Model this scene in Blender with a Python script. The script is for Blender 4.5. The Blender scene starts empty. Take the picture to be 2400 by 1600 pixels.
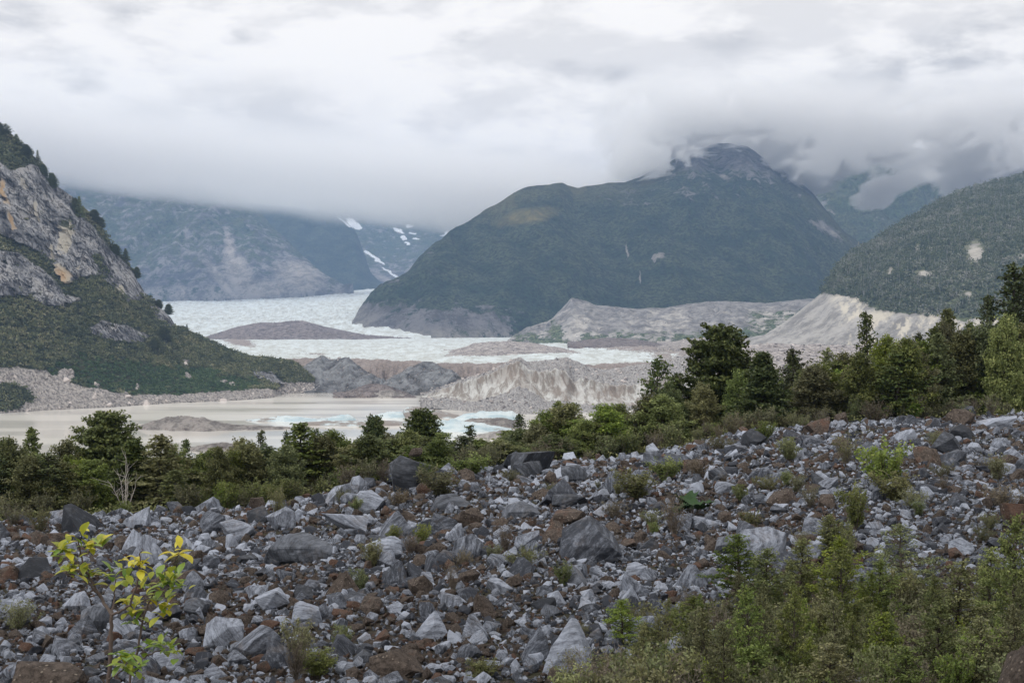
import bpy, bmesh, math, random
import numpy as np
from mathutils import Vector, Matrix

scene = bpy.context.scene
COL = scene.collection
R = math.radians

# ------------------------------------------------------------------ camera, sky, sun, exposure
FPX, HORIZ = 3000.0, 735.0                    # focal length and horizon row in photo pixels (2400 x 1600)
PITCH = math.atan((800.0 - HORIZ) / FPX)
cam_d = bpy.data.cameras.new("camera")
cam = bpy.data.objects.new("camera", cam_d)
COL.objects.link(cam)
cam.location = (0, 0, 0)
cam.rotation_euler = (math.pi / 2 - PITCH, 0, 0)
cam_d.sensor_width = 36.0
cam_d.lens = 36.0 * FPX / 2400.0
cam_d.clip_start = 0.1
cam_d.clip_end = 60000
scene.camera = cam

SUN_EL, SUN_AZ = R(46), R(-125)                # behind cloud, over the left shoulder
scene.view_settings.view_transform = 'Standard'
scene.view_settings.look = 'None'
scene.view_settings.exposure = 0.0
scene.view_settings.gamma = 1.0
scene.cycles.max_bounces = 6
scene.cycles.diffuse_bounces = 2
scene.cycles.glossy_bounces = 2
scene.cycles.transmission_bounces = 2
scene.cycles.transparent_max_bounces = 8
scene.cycles.volume_bounces = 10
scene.cycles.volume_step_rate = 0.3
scene.cycles.volume_max_steps = 256
scene.cycles.use_denoising = True
scene.cycles.caustics_reflective = False
scene.cycles.caustics_refractive = False


class NT:
    """small helper for writing node trees"""
    def __init__(self, tree):
        self.t = tree
        tree.nodes.clear()

    def n(self, kind, **props):
        nd = self.t.nodes.new(kind)
        for k, v in props.items():
            setattr(nd, k, v)
        return nd

    def put(self, sock, v):
        if v is None:
            return
        if isinstance(v, bpy.types.NodeSocket):
            self.t.links.new(v, sock)
        elif isinstance(v, (tuple, list)):
            if len(v) == 3 and sock.type == 'RGBA':
                v = (*v, 1.0)
            sock.default_value = v
        else:
            if sock.type == 'RGBA':
                sock.default_value = (v, v, v, 1)
            elif sock.type == 'VECTOR':
                sock.default_value = (v, v, v)
            else:
                sock.default_value = v

    def math(self, op, a, b=0.0, c=None, clamp=False):
        nd = self.n('ShaderNodeMath', operation=op, use_clamp=clamp)
        self.put(nd.inputs[0], a); self.put(nd.inputs[1], b)
        if c is not None:
            self.put(nd.inputs[2], c)
        return nd.outputs[0]

    def vmath(self, op, a, b=None):
        nd = self.n('ShaderNodeVectorMath', operation=op)
        self.put(nd.inputs[0], a)
        if b is not None:
            self.put(nd.inputs[1], b)
        return nd.outputs['Value'] if op in ('LENGTH', 'DOT_PRODUCT', 'DISTANCE') else nd.outputs[0]

    def noise(self, scale, vec=None, detail=4.0, rough=0.55, dist=0.0):
        nd = self.n('ShaderNodeTexNoise')
        self.put(nd.inputs['Vector'], vec)
        nd.inputs['Scale'].default_value = scale
        nd.inputs['Detail'].default_value = detail
        nd.inputs['Roughness'].default_value = rough
        nd.inputs['Distortion'].default_value = dist
        return nd.outputs[0]

    def mix(self, f, a, b, blend='MIX'):
        nd = self.n('ShaderNodeMix', data_type='RGBA', blend_type=blend)
        nd.clamp_factor = True
        self.put(nd.inputs[0], f); self.put(nd.inputs[6], a); self.put(nd.inputs[7], b)
        return nd.outputs[2]

    def rng(self, v, a, b, c=0.0, d=1.0, smooth=True):
        nd = self.n('ShaderNodeMapRange', interpolation_type='SMOOTHSTEP' if smooth else 'LINEAR')
        for s, x in zip(nd.inputs[:5], (v, a, b, c, d)):
            self.put(s, x)
        return nd.outputs[0]

    def attr(self, name, out='Fac'):
        nd = self.n('ShaderNodeAttribute', attribute_name=name)
        return nd.outputs[out]

    def scale(self, vec, s):
        nd = self.n('ShaderNodeMapping')
        self.put(nd.inputs['Vector'], vec)
        nd.inputs['Scale'].default_value = s
        return nd.outputs[0]

    def bump(self, h, strength=0.5, dist=1.0, normal=None):
        nd = self.n('ShaderNodeBump')
        nd.inputs['Strength'].default_value = strength
        nd.inputs['Distance'].default_value = dist
        self.put(nd.inputs['Height'], h)
        if normal is not None:
            self.put(nd.inputs['Normal'], normal)
        return nd.outputs[0]


def pix_dir(px, py):
    """unit direction towards a pixel of the photo"""
    b = (800.0 - py) / FPX; a = (px - 1200.0) / FPX
    v = np.array([a, math.cos(PITCH) + b * math.sin(PITCH), b * math.cos(PITCH) - math.sin(PITCH)])
    return v / np.linalg.norm(v)


world = bpy.data.worlds.new("World")
scene.world = world
world.use_nodes = True
w = NT(world.node_tree)
sky = w.n('ShaderNodeTexSky', sky_type='NISHITA')
sky.sun_disc = False
sky.sun_elevation = SUN_EL
sky.sun_rotation = SUN_AZ
wdir = w.n('ShaderNodeTexCoord').outputs['Generated']
flat = w.scale(wdir, (1.0, 1.0, 2.6))
big = w.noise(4.2, flat, 6, 0.55, 0.3)
mid = w.noise(13.0, flat, 7, 0.6, 0.2)
cl = w.math('ADD', w.math('MULTIPLY', big, 0.65), w.math('MULTIPLY', mid, 0.35))
wn = w.n('ShaderNodeTexNoise'); wn.inputs['Scale'].default_value = 22.0; wn.inputs['Detail'].default_value = 7.0
w.put(wn.inputs['Vector'], flat)
warp = w.vmath('ADD', flat, w.vmath('MULTIPLY', w.vmath('SUBTRACT', wn.outputs[1], (0.5, 0.5, 0.5)), (0.05, 0.05, 0.035)))
sepz = w.n('ShaderNodeSeparateXYZ'); w.put(sepz.inputs[0], wdir)
elev = sepz.outputs[2]
# overcast deck: grey near the horizon, white where it is thin overhead
base = w.rng(w.math('ADD', elev, w.math('MULTIPLY', w.math('SUBTRACT', cl, 0.5), 0.42)), 0.03, 0.15, 0.0, 1.0)
deck = w.mix(base, (6.9, 6.55, 6.2), (9.0, 8.6, 8.1))
deck = w.mix(w.rng(cl, 0.49, 0.60, 0.0, 0.55), deck, (5.7, 5.5, 5.35))
# separate darker clouds standing in front of the deck (direction, radius, strength)
for px, py, rad, st in ((330, 45, .045, .50), (50, 30, .032, .38), (590, 85, .018, .45), (1090, 92, .024, .38),
                        (1320, 165, .022, .38), (1440, 175, .026, .45), (1700, 95, .034, .34), (2200, 190, .100, .62),
                        (2380, 60, .050, .40), (1900, 240, .060, .40), (650, 270, .085, .35), (200, 205, .020, .30),
                        (1650, 240, .040, .30), (1640, 292, .022, .4), (380, 300, .06, .25)):
    d = pix_dir(px, py) * np.array([1, 1, 2.6])
    dd = w.vmath('DISTANCE', warp, tuple(float(x) for x in d))
    f = w.rng(dd, rad * 0.2, rad * 1.25, st, 0.0)
    f = w.math('MULTIPLY', f, w.rng(mid, 0.36, 0.6, 0.1, 1.35))
    deck = w.mix(f, deck, (4.0, 3.9, 3.85))
# a few blue-ish thin places, and open sky showing faintly
thin = w.rng(w.noise(2.1, flat, 3, 0.5), 0.60, 0.72, 0.0, 0.22)
col = w.mix(thin, deck, sky.outputs[0])
bg = w.n('ShaderNodeBackground')
w.put(bg.inputs[0], col)
bg.inputs[1].default_value = 0.13
wo = w.n('ShaderNodeOutputWorld')
w.put(wo.inputs[0], bg.outputs[0])

sun_d = bpy.data.lights.new("sun", 'SUN')
sun_d.energy = 1.5
sun_d.angle = R(10)
sun_d.color = (1.0, 0.98, 0.95)
sun = bpy.data.objects.new("sun", sun_d)
COL.objects.link(sun)
sd = Vector((math.sin(SUN_AZ) * math.cos(SUN_EL), math.cos(SUN_AZ) * math.cos(SUN_EL), math.sin(SUN_EL)))
sun.rotation_euler = sd.to_track_quat('Z', 'Y').to_euler()
sun.location = (0, 0, 300)

# ------------------------------------------------------------------ helpers
_h = np.random.RandomState(7)
_perm = _h.permutation(512).astype(np.int64)
_perm = np.concatenate([_perm, _perm])
_g = _h.normal(size=(512, 3)); _g /= np.linalg.norm(_g, axis=1)[:, None]


def perlin(p):
    p = np.asarray(p, dtype=np.float64)
    i = np.floor(p).astype(np.int64); f = p - i
    u = f * f * f * (f * (f * 6 - 15) + 10)
    i &= 511
    out = 0
    for dx in (0, 1):
        for dy in (0, 1):
            for dz in (0, 1):
                h = _perm[(_perm[(_perm[(i[..., 0] + dx) & 511] + i[..., 1] + dy) & 511] + i[..., 2] + dz) & 511]
                g = _g[h]
                dot = g[..., 0] * (f[..., 0] - dx) + g[..., 1] * (f[..., 1] - dy) + g[..., 2] * (f[..., 2] - dz)
                wgt = (u[..., 0] if dx else 1 - u[..., 0]) * (u[..., 1] if dy else 1 - u[..., 1]) * (u[..., 2] if dz else 1 - u[..., 2])
                out = out + wgt * dot
    return out * 1.5


def fbm(p, octv=5, gain=0.5, lac=2.03, ridged=False):
    p = np.asarray(p, dtype=np.float64); a, s, o = 1.0, 0.0, 0.0
    for k in range(octv):
        v = perlin(p + k * 17.3)
        if ridged:
            v = 1 - 2 * np.abs(v)
        o = o + a * v; s += a; a *= gain; p = p * lac
    return o / s


def smooth(x, a, b):
    t = np.clip((x - a) / (b - a), 0, 1)
    return t * t * (3 - 2 * t)


def P(px, py, d):
    """world points seen at photo pixel (px, py) when they stand d metres ahead"""
    px, py, d = np.broadcast_arrays(np.asarray(px, float), np.asarray(py, float), np.asarray(d, float))
    b = (800.0 - py) / FPX; a = (px - 1200.0) / FPX
    c, s = math.cos(PITCH), math.sin(PITCH)
    k = d / (c + b * s)
    return np.stack([a * k, d, (b * c - s) * k], -1)


def to_pix(V):
    c, s = math.cos(PITCH), math.sin(PITCH)
    f = V[..., 1] * c - V[..., 2] * s
    u = V[..., 1] * s + V[..., 2] * c
    return 1200 + FPX * V[..., 0] / f, 800 - FPX * u / f


def tag(o, label=None, cat=None, group=None, kind=None):
    if label: o['label'] = label
    if cat: o['category'] = cat
    if group: o['group'] = group
    if kind: o['kind'] = kind
    return o


def make_mesh(name, V, F, mats=(), attrs=None, mat_idx=None, smooth_sh=True):
    """F: list of int arrays, one per polygon size"""
    me = bpy.data.meshes.new(name)
    F = [np.asarray(f, dtype=np.int32) for f in (F if isinstance(F, (list, tuple)) else [F]) if len(f)]
    V = np.asarray(V, dtype=np.float32)
    me.vertices.add(len(V)); me.vertices.foreach_set('co', V.ravel())
    loops = np.concatenate([f.ravel() for f in F])
    tot = np.concatenate([np.full(len(f), f.shape[1], dtype=np.int32) for f in F])
    start = np.concatenate([[0], np.cumsum(tot)[:-1]]).astype(np.int32)
    me.loops.add(len(loops)); me.loops.foreach_set('vertex_index', loops)
    me.polygons.add(len(tot)); me.polygons.foreach_set('loop_start', start)
    me.polygons.foreach_set('use_smooth', np.full(len(tot), smooth_sh, dtype=bool))
    if mat_idx is not None:
        me.polygons.foreach_set('material_index', np.asarray(mat_idx, dtype=np.int32))
    for k, v in (attrs or {}).items():
        v = np.asarray(v, dtype=np.float32)
        if v.ndim == 2:
            a = me.attributes.new(k, 'FLOAT_VECTOR', 'POINT'); a.data.foreach_set('vector', v.ravel())
        else:
            a = me.attributes.new(k, 'FLOAT', 'POINT'); a.data.foreach_set('value', v)
    for m in mats:
        me.materials.append(m)
    me.update(calc_edges=True)
    return me


def link(name, me, parent=None, loc=None):
    o = bpy.data.objects.new(name, me)
    COL.objects.link(o)
    if parent is not None: o.parent = parent
    if loc is not None: o.location = loc
    return o


def grid_faces(nv, nu):
    i = np.arange(nv - 1)[:, None] * nu + np.arange(nu - 1)[None, :]
    return np.stack([i, i + 1, i + nu + 1, i + nu], -1).reshape(-1, 4)


def interp(pts, x):
    pts = np.asarray(pts, float)
    return np.interp(x, pts[:, 0], pts[:, 1])


def sinterp(pts, x, r=12):
    """interpolation with slightly rounded corners"""
    x = np.asarray(x, float)
    return (interp(pts, x - r) + 2 * interp(pts, x) + interp(pts, x + r)) / 4
HAZE_DENSITY = 0.00007

# ------------------------------------------------------------------ materials of the far country
def new_mat(name):
    m = bpy.data.materials.new(name)
    m.use_nodes = True
    return m, NT(m.node_tree)


def finish(t, color, rough=0.9, normal=None, spec=0.2, extra=None):
    b = t.n('ShaderNodeBsdfPrincipled')
    t.put(b.inputs['Base Color'], color)
    t.put(b.inputs['Roughness'], rough)
    b.inputs['Specular IOR Level'].default_value = spec
    if normal is not None: t.put(b.inputs['Normal'], normal)
    for k, v in (extra or {}).items():
        t.put(b.inputs[k], v)
    o = t.n('ShaderNodeOutputMaterial')
    t.put(o.inputs[0], b.outputs[0])
    return b


def country_mat(name, veg=(0.045, 0.07, 0.03), veg2=(0.075, 0.09, 0.045), rock=(0.22, 0.21, 0.21), rock2=(0.10, 0.095, 0.095),
                scale=1.0, grain=1.0, bump=2.0, scree=(0.34, 0.32, 0.29)):
    """forest and bare rock on a hillside; masks are per-vertex attributes of the mesh"""
    m, t = new_mat(name)
    co = t.n('ShaderNodeTexCoord').outputs['Object']
    fine = t.noise(0.16 * grain, co, 6, 0.75)
    cln = t.noise(0.02 * scale, co, 5, 0.6)
    tall = t.scale(co, (1, 1, 0.25))
    streak = t.noise(0.03 * scale, tall, 5, 0.65)
    v = t.mix(t.rng(t.math('ADD', t.math('MULTIPLY', cln, 0.6), t.math('MULTIPLY', streak, 0.4)), 0.42, 0.58), veg, veg2)
    v = t.mix(t.rng(fine, 0.38, 0.62), t.mix(1.0, v, (0.30, 0.32, 0.32), 'MULTIPLY'), t.mix(1.0, v, (1.7, 1.65, 1.5), 'MULTIPLY'))
    v = t.mix(t.attr('grass_sunpatch'), v, (0.27, 0.225, 0.085))  # dry ridge grass, and the sunlit patch painted on the middle mountain
    r = t.mix(t.rng(t.math('ADD', t.math('MULTIPLY', streak, 0.6), t.math('MULTIPLY', fine, 0.4)), 0.42, 0.58), rock, rock2)
    r = t.mix(t.attr('scree'), r, t.mix(t.rng(t.math('ADD', t.math('MULTIPLY', streak, 0.6), t.math('MULTIPLY', fine, 0.4)), 0.42, 0.60), scree, tuple(0.5 * c for c in scree)))
    edge = t.math('ADD', t.attr('rock'), t.math('MULTIPLY', t.math('SUBTRACT', t.noise(0.05 * scale, tall, 7, 0.7), 0.5), 1.5))
    c = t.mix(t.rng(edge, 0.42, 0.58), v, r)
    c = t.mix(t.rng(t.math('ADD', t.attr('snow'), t.math('MULTIPLY', t.math('SUBTRACT', t.math('ADD', t.math('MULTIPLY', streak, 0.5), t.math('MULTIPLY', fine, 0.5)), 0.5), 1.9)), 0.5, 0.6), c, (0.85, 0.88, 0.92))
    h = t.math('ADD', fine, t.math('MULTIPLY', streak, 3.0))
    finish(t, c, 0.95, t.bump(h, 0.8, bump), 0.1)
    return m


def hill(name, ridge, base, d_base, d_ridge, x0, x1, nu, nv, mat, amp=20, wl=220, gully=0.6, prof=0.85, back=600, seed=0,
         marks=None, label=None, crag=0.0, ridge_amp=1.0, depth_pow=1.0, edge=None):
    """a real hillside: front face from its foot to its ridge, then a back slope going down behind"""
    px = np.linspace(x0, x1, nu)
    nb = max(6, nv // 8)
    v = np.concatenate([np.linspace(0, 1, nv), 1 + np.linspace(0, 1, nb + 1)[1:]])
    U, W = np.meshgrid(px, v)
    db = interp(d_base, U) if not np.isscalar(d_base) else np.full_like(U, d_base)
    dr = interp(d_ridge, U) if not np.isscalar(d_ridge) else np.full_like(U, d_ridge)
    B = P(U, sinterp(base, U, 5), db); T = P(U, sinterp(ridge, U, 5), dr)
    vc = np.clip(W, 0, 1)
    f = vc ** depth_pow
    V = B + (T - B) * f[..., None]
    V[..., 2] = B[..., 2] + (T[..., 2] - B[..., 2]) * vc ** prof
    bk = np.clip(W - 1, 0, 1)
    out = P(U, 735, 1.0); out[..., 2] = 0; out /= np.linalg.norm(out, axis=-1)[..., None]
    V = V + out * (bk * back)[..., None]
    V[..., 2] -= bk * (T[..., 2] - B[..., 2]) * 0.9
    q = V / wl + seed * 3.71
    # gullies run down the slope: noise that changes quickly along the hill and slowly down it
    g = fbm(np.stack([q[..., 0] * 1.7 + 0.5 * perlin(q * 0.8), q[..., 1] * 0.35, q[..., 2] * 0.35 + seed], -1), 5, 0.5, ridged=True)
    n = fbm(q, 6, 0.52)
    win = np.sin(np.clip(vc, 0, 1) * math.pi * 0.5) ** 0.6
    lip = 1 - (1 - ridge_amp) * smooth(vc, 0.8, 1.0)
    disp = (n * (1 - gully) + (g - 0.2) * gully) * amp * win * lip
    if crag:
        cg = fbm(V * np.array([1, 1, 0.45]) / (wl * 0.22) + 9, 4, 0.55, ridged=True)
        disp = disp + cg * crag * win * lip
    V[..., 2] += disp * 0.55
    V[..., 1] -= disp * 0.6
    V[0, :, 2] -= 12 + min(amp * 0.2, 8)
    V = V.reshape(-1, 3)
    X, Y = to_pix(V)
    A = dict(rock=np.zeros(len(V)), snow=np.zeros(len(V)), scree=np.zeros(len(V)), grass_sunpatch=np.zeros(len(V)))
    if seed == 7: A['cliff'] = np.zeros(len(V))
    if marks:
        q = V / (wl * 0.16); X = X + 11 * fbm(q + 31, 4, 0.6); Y = Y + 9 * fbm(q + 77, 4, 0.6)
        marks(A, X, Y, V, np.broadcast_to(vc, U.shape).ravel(), disp.ravel() / max(amp, 1e-6))
    me = make_mesh(name, V, [grid_faces(len(v), nu)[:, ::-1]], [mat], A)
    o = link(name, me)
    tag(o, label, 'hill' if label else None, None, 'structure')
    if mat.name in ('brown_debris', 'pale_debris', 'slate_gravel', 'moraine_gravel'):
        DEB.append((V.reshape(len(v), nu, 3)[2:nv].reshape(-1, 3).copy(), mat.name))
    return o, V.reshape(len(v), nu, 3), A


DEB = []


def blob(X, Y, cx, cy, rx, ry, ang=0.0):
    c, s = math.cos(R(ang)), math.sin(R(ang))
    dx, dy = X - cx, Y - cy
    a = (dx * c + dy * s) / rx; b = (-dx * s + dy * c) / ry
    return np.clip(1.25 - np.sqrt(a * a + b * b), 0, 1)


LAKE = -80.0
# ------------------------------------------------------------------ valley floor and lake
m_floor, t = new_mat("valley_gravel")
co = t.n('ShaderNodeTexCoord').outputs['Object']
finish(t, t.mix(t.rng(t.noise(0.05, co, 6, 0.7), 0.35, 0.65), (0.12, 0.11, 0.10), (0.24, 0.22, 0.205)), 0.95, t.bump(t.noise(0.3, co, 5), 0.8, 1.5))
gx = np.concatenate([np.linspace(-8500, -1500, 12), np.linspace(-1400, 1400, 24), np.linspace(1500, 8500, 12)])
gy = np.concatenate([np.linspace(640, 3000, 24), np.linspace(3300, 12800, 20)])
GX, GY = np.meshgrid(gx, gy)
V = np.stack([GX, GY, np.full_like(GX, LAKE - 5) + 1.5 * perlin(np.stack([GX / 300, GY / 300, GX * 0], -1))], -1).reshape(-1, 3)
tag(link("valley_floor", make_mesh("valley_floor", V, [grid_faces(len(gy), len(gx))], [m_floor])),
    "grey gravel floor of the valley under lake and glacier", "ground", None, "structure")

m_water, t = new_mat("silty_water")
co = t.n('ShaderNodeTexCoord').outputs['Object']
wv = t.noise(0.55, t.scale(co, (0.35, 1.0, 1.0)), 4, 0.6)
wv2 = t.noise(0.02, t.scale(co, (0.25, 1.0, 1.0)), 3, 0.5)
finish(t, t.mix(wv2, (0.70, 0.675, 0.62), (0.76, 0.735, 0.68)), t.rng(wv2, 0.4, 0.62, 0.05, 0.2), t.bump(wv, 0.10, 0.12), 0.5, {'IOR': 1.33})
lx = np.linspace(-1500, 900, 60); ly = np.linspace(560, 1640, 50)
GX, GY = np.meshgrid(lx, ly)
V = np.stack([GX, GY, np.full_like(GX, LAKE)], -1).reshape(-1, 3)
tag(link("lake", make_mesh("lake", V, [grid_faces(len(ly), len(lx))], [m_water])),
    "milky grey glacial lake between the cliff and the moraine", "lake", None, "structure")

# ------------------------------------------------------------------ mountains
m_mtn = country_mat("mountain_slopes", grain=0.5, scale=0.45, bump=14.0, rock=(0.27, 0.255, 0.25), rock2=(0.07, 0.07, 0.075), scree=(0.46, 0.42, 0.38))
m_mid = country_mat("forested_mountain", veg=(0.018, 0.036, 0.018), veg2=(0.052, 0.070, 0.038), grain=0.6, scale=0.5, bump=22.0)




def marks_left(A, X, Y, V, v, dn):
    lo = smooth(Y, 520, 690)
    A['rock'] = 0.34 + 0.22 * lo + 0.30 * dn - 0.28 * smooth(X, 640, 760) * smooth(700 - Y, 0, 120)
    for b in ((560, 645, 30, 70, -25), (540, 590, 12, 50, -10), (620, 680, 70, 25, 10), (690, 640, 22, 40, -20), (430, 690, 8, 30, -15),
              (700, 650, 60, 40, 20), (520, 660, 60, 12, 50)):
        k = blob(X, Y, *b); A['rock'] += 0.45 * k; A['scree'] = np.maximum(A['scree'], k * 1.2)
    A['scree'] = np.clip(np.maximum(A['scree'], smooth(Y, 655, 700) * 0.6), 0, 1)


hill("mountain", [(-200, 330), (40, 372), (125, 412), (200, 428), (300, 440), (420, 445), (520, 450), (565, 462), (600, 485), (640, 535),
                  (690, 585), (740, 630), (790, 672), (830, 690)],
     [(-200, 715), (380, 706), (560, 702), (700, 688), (830, 690)],
     5600, [(-200, 6900), (560, 6900), (700, 6500), (830, 5650)], -200, 830, 420, 240, m_mtn, amp=190, wl=560, gully=0.65, prof=0.9, back=2500,
     seed=1, marks=marks_left, ridge_amp=0.25, crag=26, label="steep blue-grey mountain behind the left end of the glacier")


def marks_mid(A, X, Y, V, v, dn):
    A['rock'] = 0.05 + 0.18 * dn + 0.3 * smooth(Y, 640, 690) + 0.25 * blob(X, Y, 700, 500, 40, 15)
    A['snow'] = 1.0 * blob(X, Y, 812, 521, 34, 5, 32)


hill("mountain", [(560, 470), (620, 480), (700, 488), (760, 500), (800, 515), (835, 545), (852, 590), (868, 640), (900, 672), (930, 690)],
     [(560, 700), (780, 690), (930, 690)], 6500, [(560, 7900), (800, 7700), (930, 6600)], 560, 930, 200, 160, m_mid, amp=110, wl=600,
     gully=0.5, back=2500, seed=2, marks=marks_mid, ridge_amp=0.3, label="dark forested spur behind the first mountain")


def marks_far(A, X, Y, V, v, dn):
    A['rock'] = 0.36 + 0.2 * dn + 0.2 * smooth(Y, 580, 660)
    A['snow'] = np.zeros_like(X)
    for b in ((830, 525, 26, 12, 35), (880, 605, 34, 5, 38), (862, 590, 12, 5, 30), (935, 540, 18, 6, 20), (945, 558, 10, 7, 50), (968, 545, 12, 3, 10),
              (975, 560, 14, 3, 5), (1030, 525, 10, 4, 30), (1045, 548, 20, 4, -25), (960, 530, 14, 4, 0), (955, 572, 10, 3, 10), (1060, 515, 25, 5, 0),
              (915, 640, 40, 3, 30)):
        A['snow'] = np.maximum(A['snow'], 1.15 * blob(X, Y, *b))
    k = blob(X, Y, 905, 655, 60, 9, 30); A['rock'] += 0.5 * k; A['scree'] = k
    k = blob(X, Y, 970, 640, 16, 16, 0); A['rock'] += 0.5 * k; A['scree'] = np.maximum(A['scree'], k)


hill("mountain", [(740, 470), (800, 480), (860, 490), (950, 495), (1040, 500), (1100, 505), (1200, 480), (1300, 450)],
     [(740, 690), (900, 684), (1300, 690)], 7800, 9800, 740, 1300, 300, 180, m_mtn, amp=210, wl=800, gully=0.6, back=3000, seed=3,
     marks=marks_far, ridge_amp=0.4, crag=30, label="farthest mountain with snow patches under the cloud")


def marks_center(A, X, Y, V, v, dn):
    A['rock'] = 0.13 + 0.42 * dn + 0.12 * smooth(500 - Y, 0, 100)
    cl = smooth(Y, 690, 745) * (1 - smooth(X, 1120, 1330)) + 0.0
    A['rock'] += 0.46 * cl
    A['rock'] += 0.30 * smooth(430 - Y, 0, 60) * smooth(X, 1540, 1600)
    for b in ((1545, 600, 18, 9, 0), (1535, 608, 6, 12, 0), (1700, 415, 12, 5, 20), (1470, 590, 4, 26, 0), (1500, 650, 3, 18, 0), (1875, 458, 5, 5, 0)):
        k = blob(X, Y, *b); A['rock'] += 0.6 * k; A['scree'] = np.maximum(A['scree'], k)
    A['rock'] += 0.4 * blob(X, Y, 1940, 540, 60, 12, 32); A['scree'] = np.maximum(A['scree'], blob(X, Y, 1950, 545, 60, 8, 32))
    A['scree'] = np.maximum(A['scree'], cl * smooth(Y, 760, 790) * 0.9)
    A['scree'] = np.maximum(A['scree'], blob(X, Y, 835, 760, 45, 45) * 0.9)
    A['rock'] += 0.5 * blob(X, Y, 835, 760, 45, 45)
    g = blob(X, Y, 1235, 507, 75, 20, -10) * (0.75 + 1.2 * fbm(V / 60, 4, 0.65))  # patch of sunlight put into the slope colour, edges broken by noise
    g = np.maximum(g, 0.30 * smooth(60 - np.abs(Y - interp(RIDGE_C, X)), 0, 60) * smooth(X, 1080, 1200) * (0.5 + 0.6 * (dn < 0.1)))  # olive grass along the ridge
    A['grass_sunpatch'] = np.clip(g * 0.9, 0, 1)


RIDGE_C = [(790, 800), (815, 782), (870, 712), (920, 672), (960, 645), (985, 610), (1020, 575), (1070, 530), (1120, 500), (1160, 477), (1220, 453),
           (1270, 441), (1310, 436), (1345, 443), (1400, 442), (1430, 438), (1460, 438), (1500, 424), (1540, 395), (1600, 368), (1640, 352), (1700, 345),
           (1745, 352), (1780, 376), (1830, 404), (1870, 432), (1910, 470), (1940, 510), (1970, 545), (2010, 575), (2080, 620)]
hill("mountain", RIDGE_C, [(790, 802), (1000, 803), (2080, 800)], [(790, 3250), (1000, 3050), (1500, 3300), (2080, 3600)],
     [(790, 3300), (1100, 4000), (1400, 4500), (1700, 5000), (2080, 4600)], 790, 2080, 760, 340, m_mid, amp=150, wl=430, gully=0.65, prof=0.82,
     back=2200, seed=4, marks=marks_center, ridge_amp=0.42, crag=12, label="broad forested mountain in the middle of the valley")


def marks_right(A, X, Y, V, v, dn):
    A['rock'] = 0.22 + 0.30 * dn
    A['scree'] = 0.3 * (dn > 0.1)
    A['snow'] = np.maximum(1.1 * blob(X, Y, 2150, 500, 20, 6, -20), 0.9 * blob(X, Y, 1960, 585, 26, 5, 30))


hill("mountain", [(1780, 430), (1850, 400), (1930, 355), (1990, 338), (2080, 345), (2160, 352), (2250, 362), (2330, 345), (2450, 330), (2600, 320)],
     [(1780, 700), (2600, 700)], 5600, 6600, 1780, 2600, 320, 200, m_mtn, amp=180, wl=520, gully=0.6, back=3000, seed=5, marks=marks_right,
     ridge_amp=0.5, crag=35, label="rugged mountain half lost in cloud on the right")

# lateral moraine at the foot of the middle mountain
m_mor = country_mat("moraine_gravel", veg=(0.07, 0.10, 0.06), veg2=(0.10, 0.12, 0.075), rock=(0.30, 0.29, 0.285), rock2=(0.14, 0.137, 0.137), grain=0.8,
                    scale=1.1, bump=3.0, scree=(0.50, 0.475, 0.44))


def marks_mor(A, X, Y, V, v, dn):
    n = 0.6 * fbm(np.stack([X / 34 + (Y - 700) / 60 + 0.4 * perlin(V / 60), Y / 90, X * 0], -1), 5, 0.6) + 0.6 * fbm(V / 45, 5, 0.65)
    A['scree'] = smooth(n, -0.05, 0.35) * smooth(Y, 715, 735)
    gr = smooth(Y, 755, 790) * 0.75 + 0.9 * smooth(X, 1700, 1800) * smooth(Y, 712, 740)
    A['rock'] = 1.0 - gr * 0.75 * (0.6 + 0.5 * (n < 0.1)) - 0.5 * blob(X, Y, 1300, 760, 20, 30, -30)
    A['rock'] += 0.9 * blob(X, Y, 1820, 716, 110, 9, -4)


hill("moraine_ridge", [(1190, 800), (1230, 770), (1290, 752), (1325, 715), (1338, 698), (1360, 703), (1400, 716), (1480, 724), (1560, 722), (1620, 712),
                       (1680, 706), (1730, 708), (1800, 712), (1860, 704), (1920, 700), (2000, 705)],
     [(1190, 806), (1500, 806), (1800, 806), (2000, 806)], [(1190, 2600), (1500, 2450), (2000, 2500)], [(1190, 2650), (1340, 2850), (2000, 2950)], 1190, 2000, 420, 110, m_mor,
     amp=24, wl=70, gully=0.85, prof=0.8, back=250, seed=6, marks=marks_mor, ridge_amp=0.25, label="pale gravel moraine wall along the foot of the middle mountain")


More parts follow.
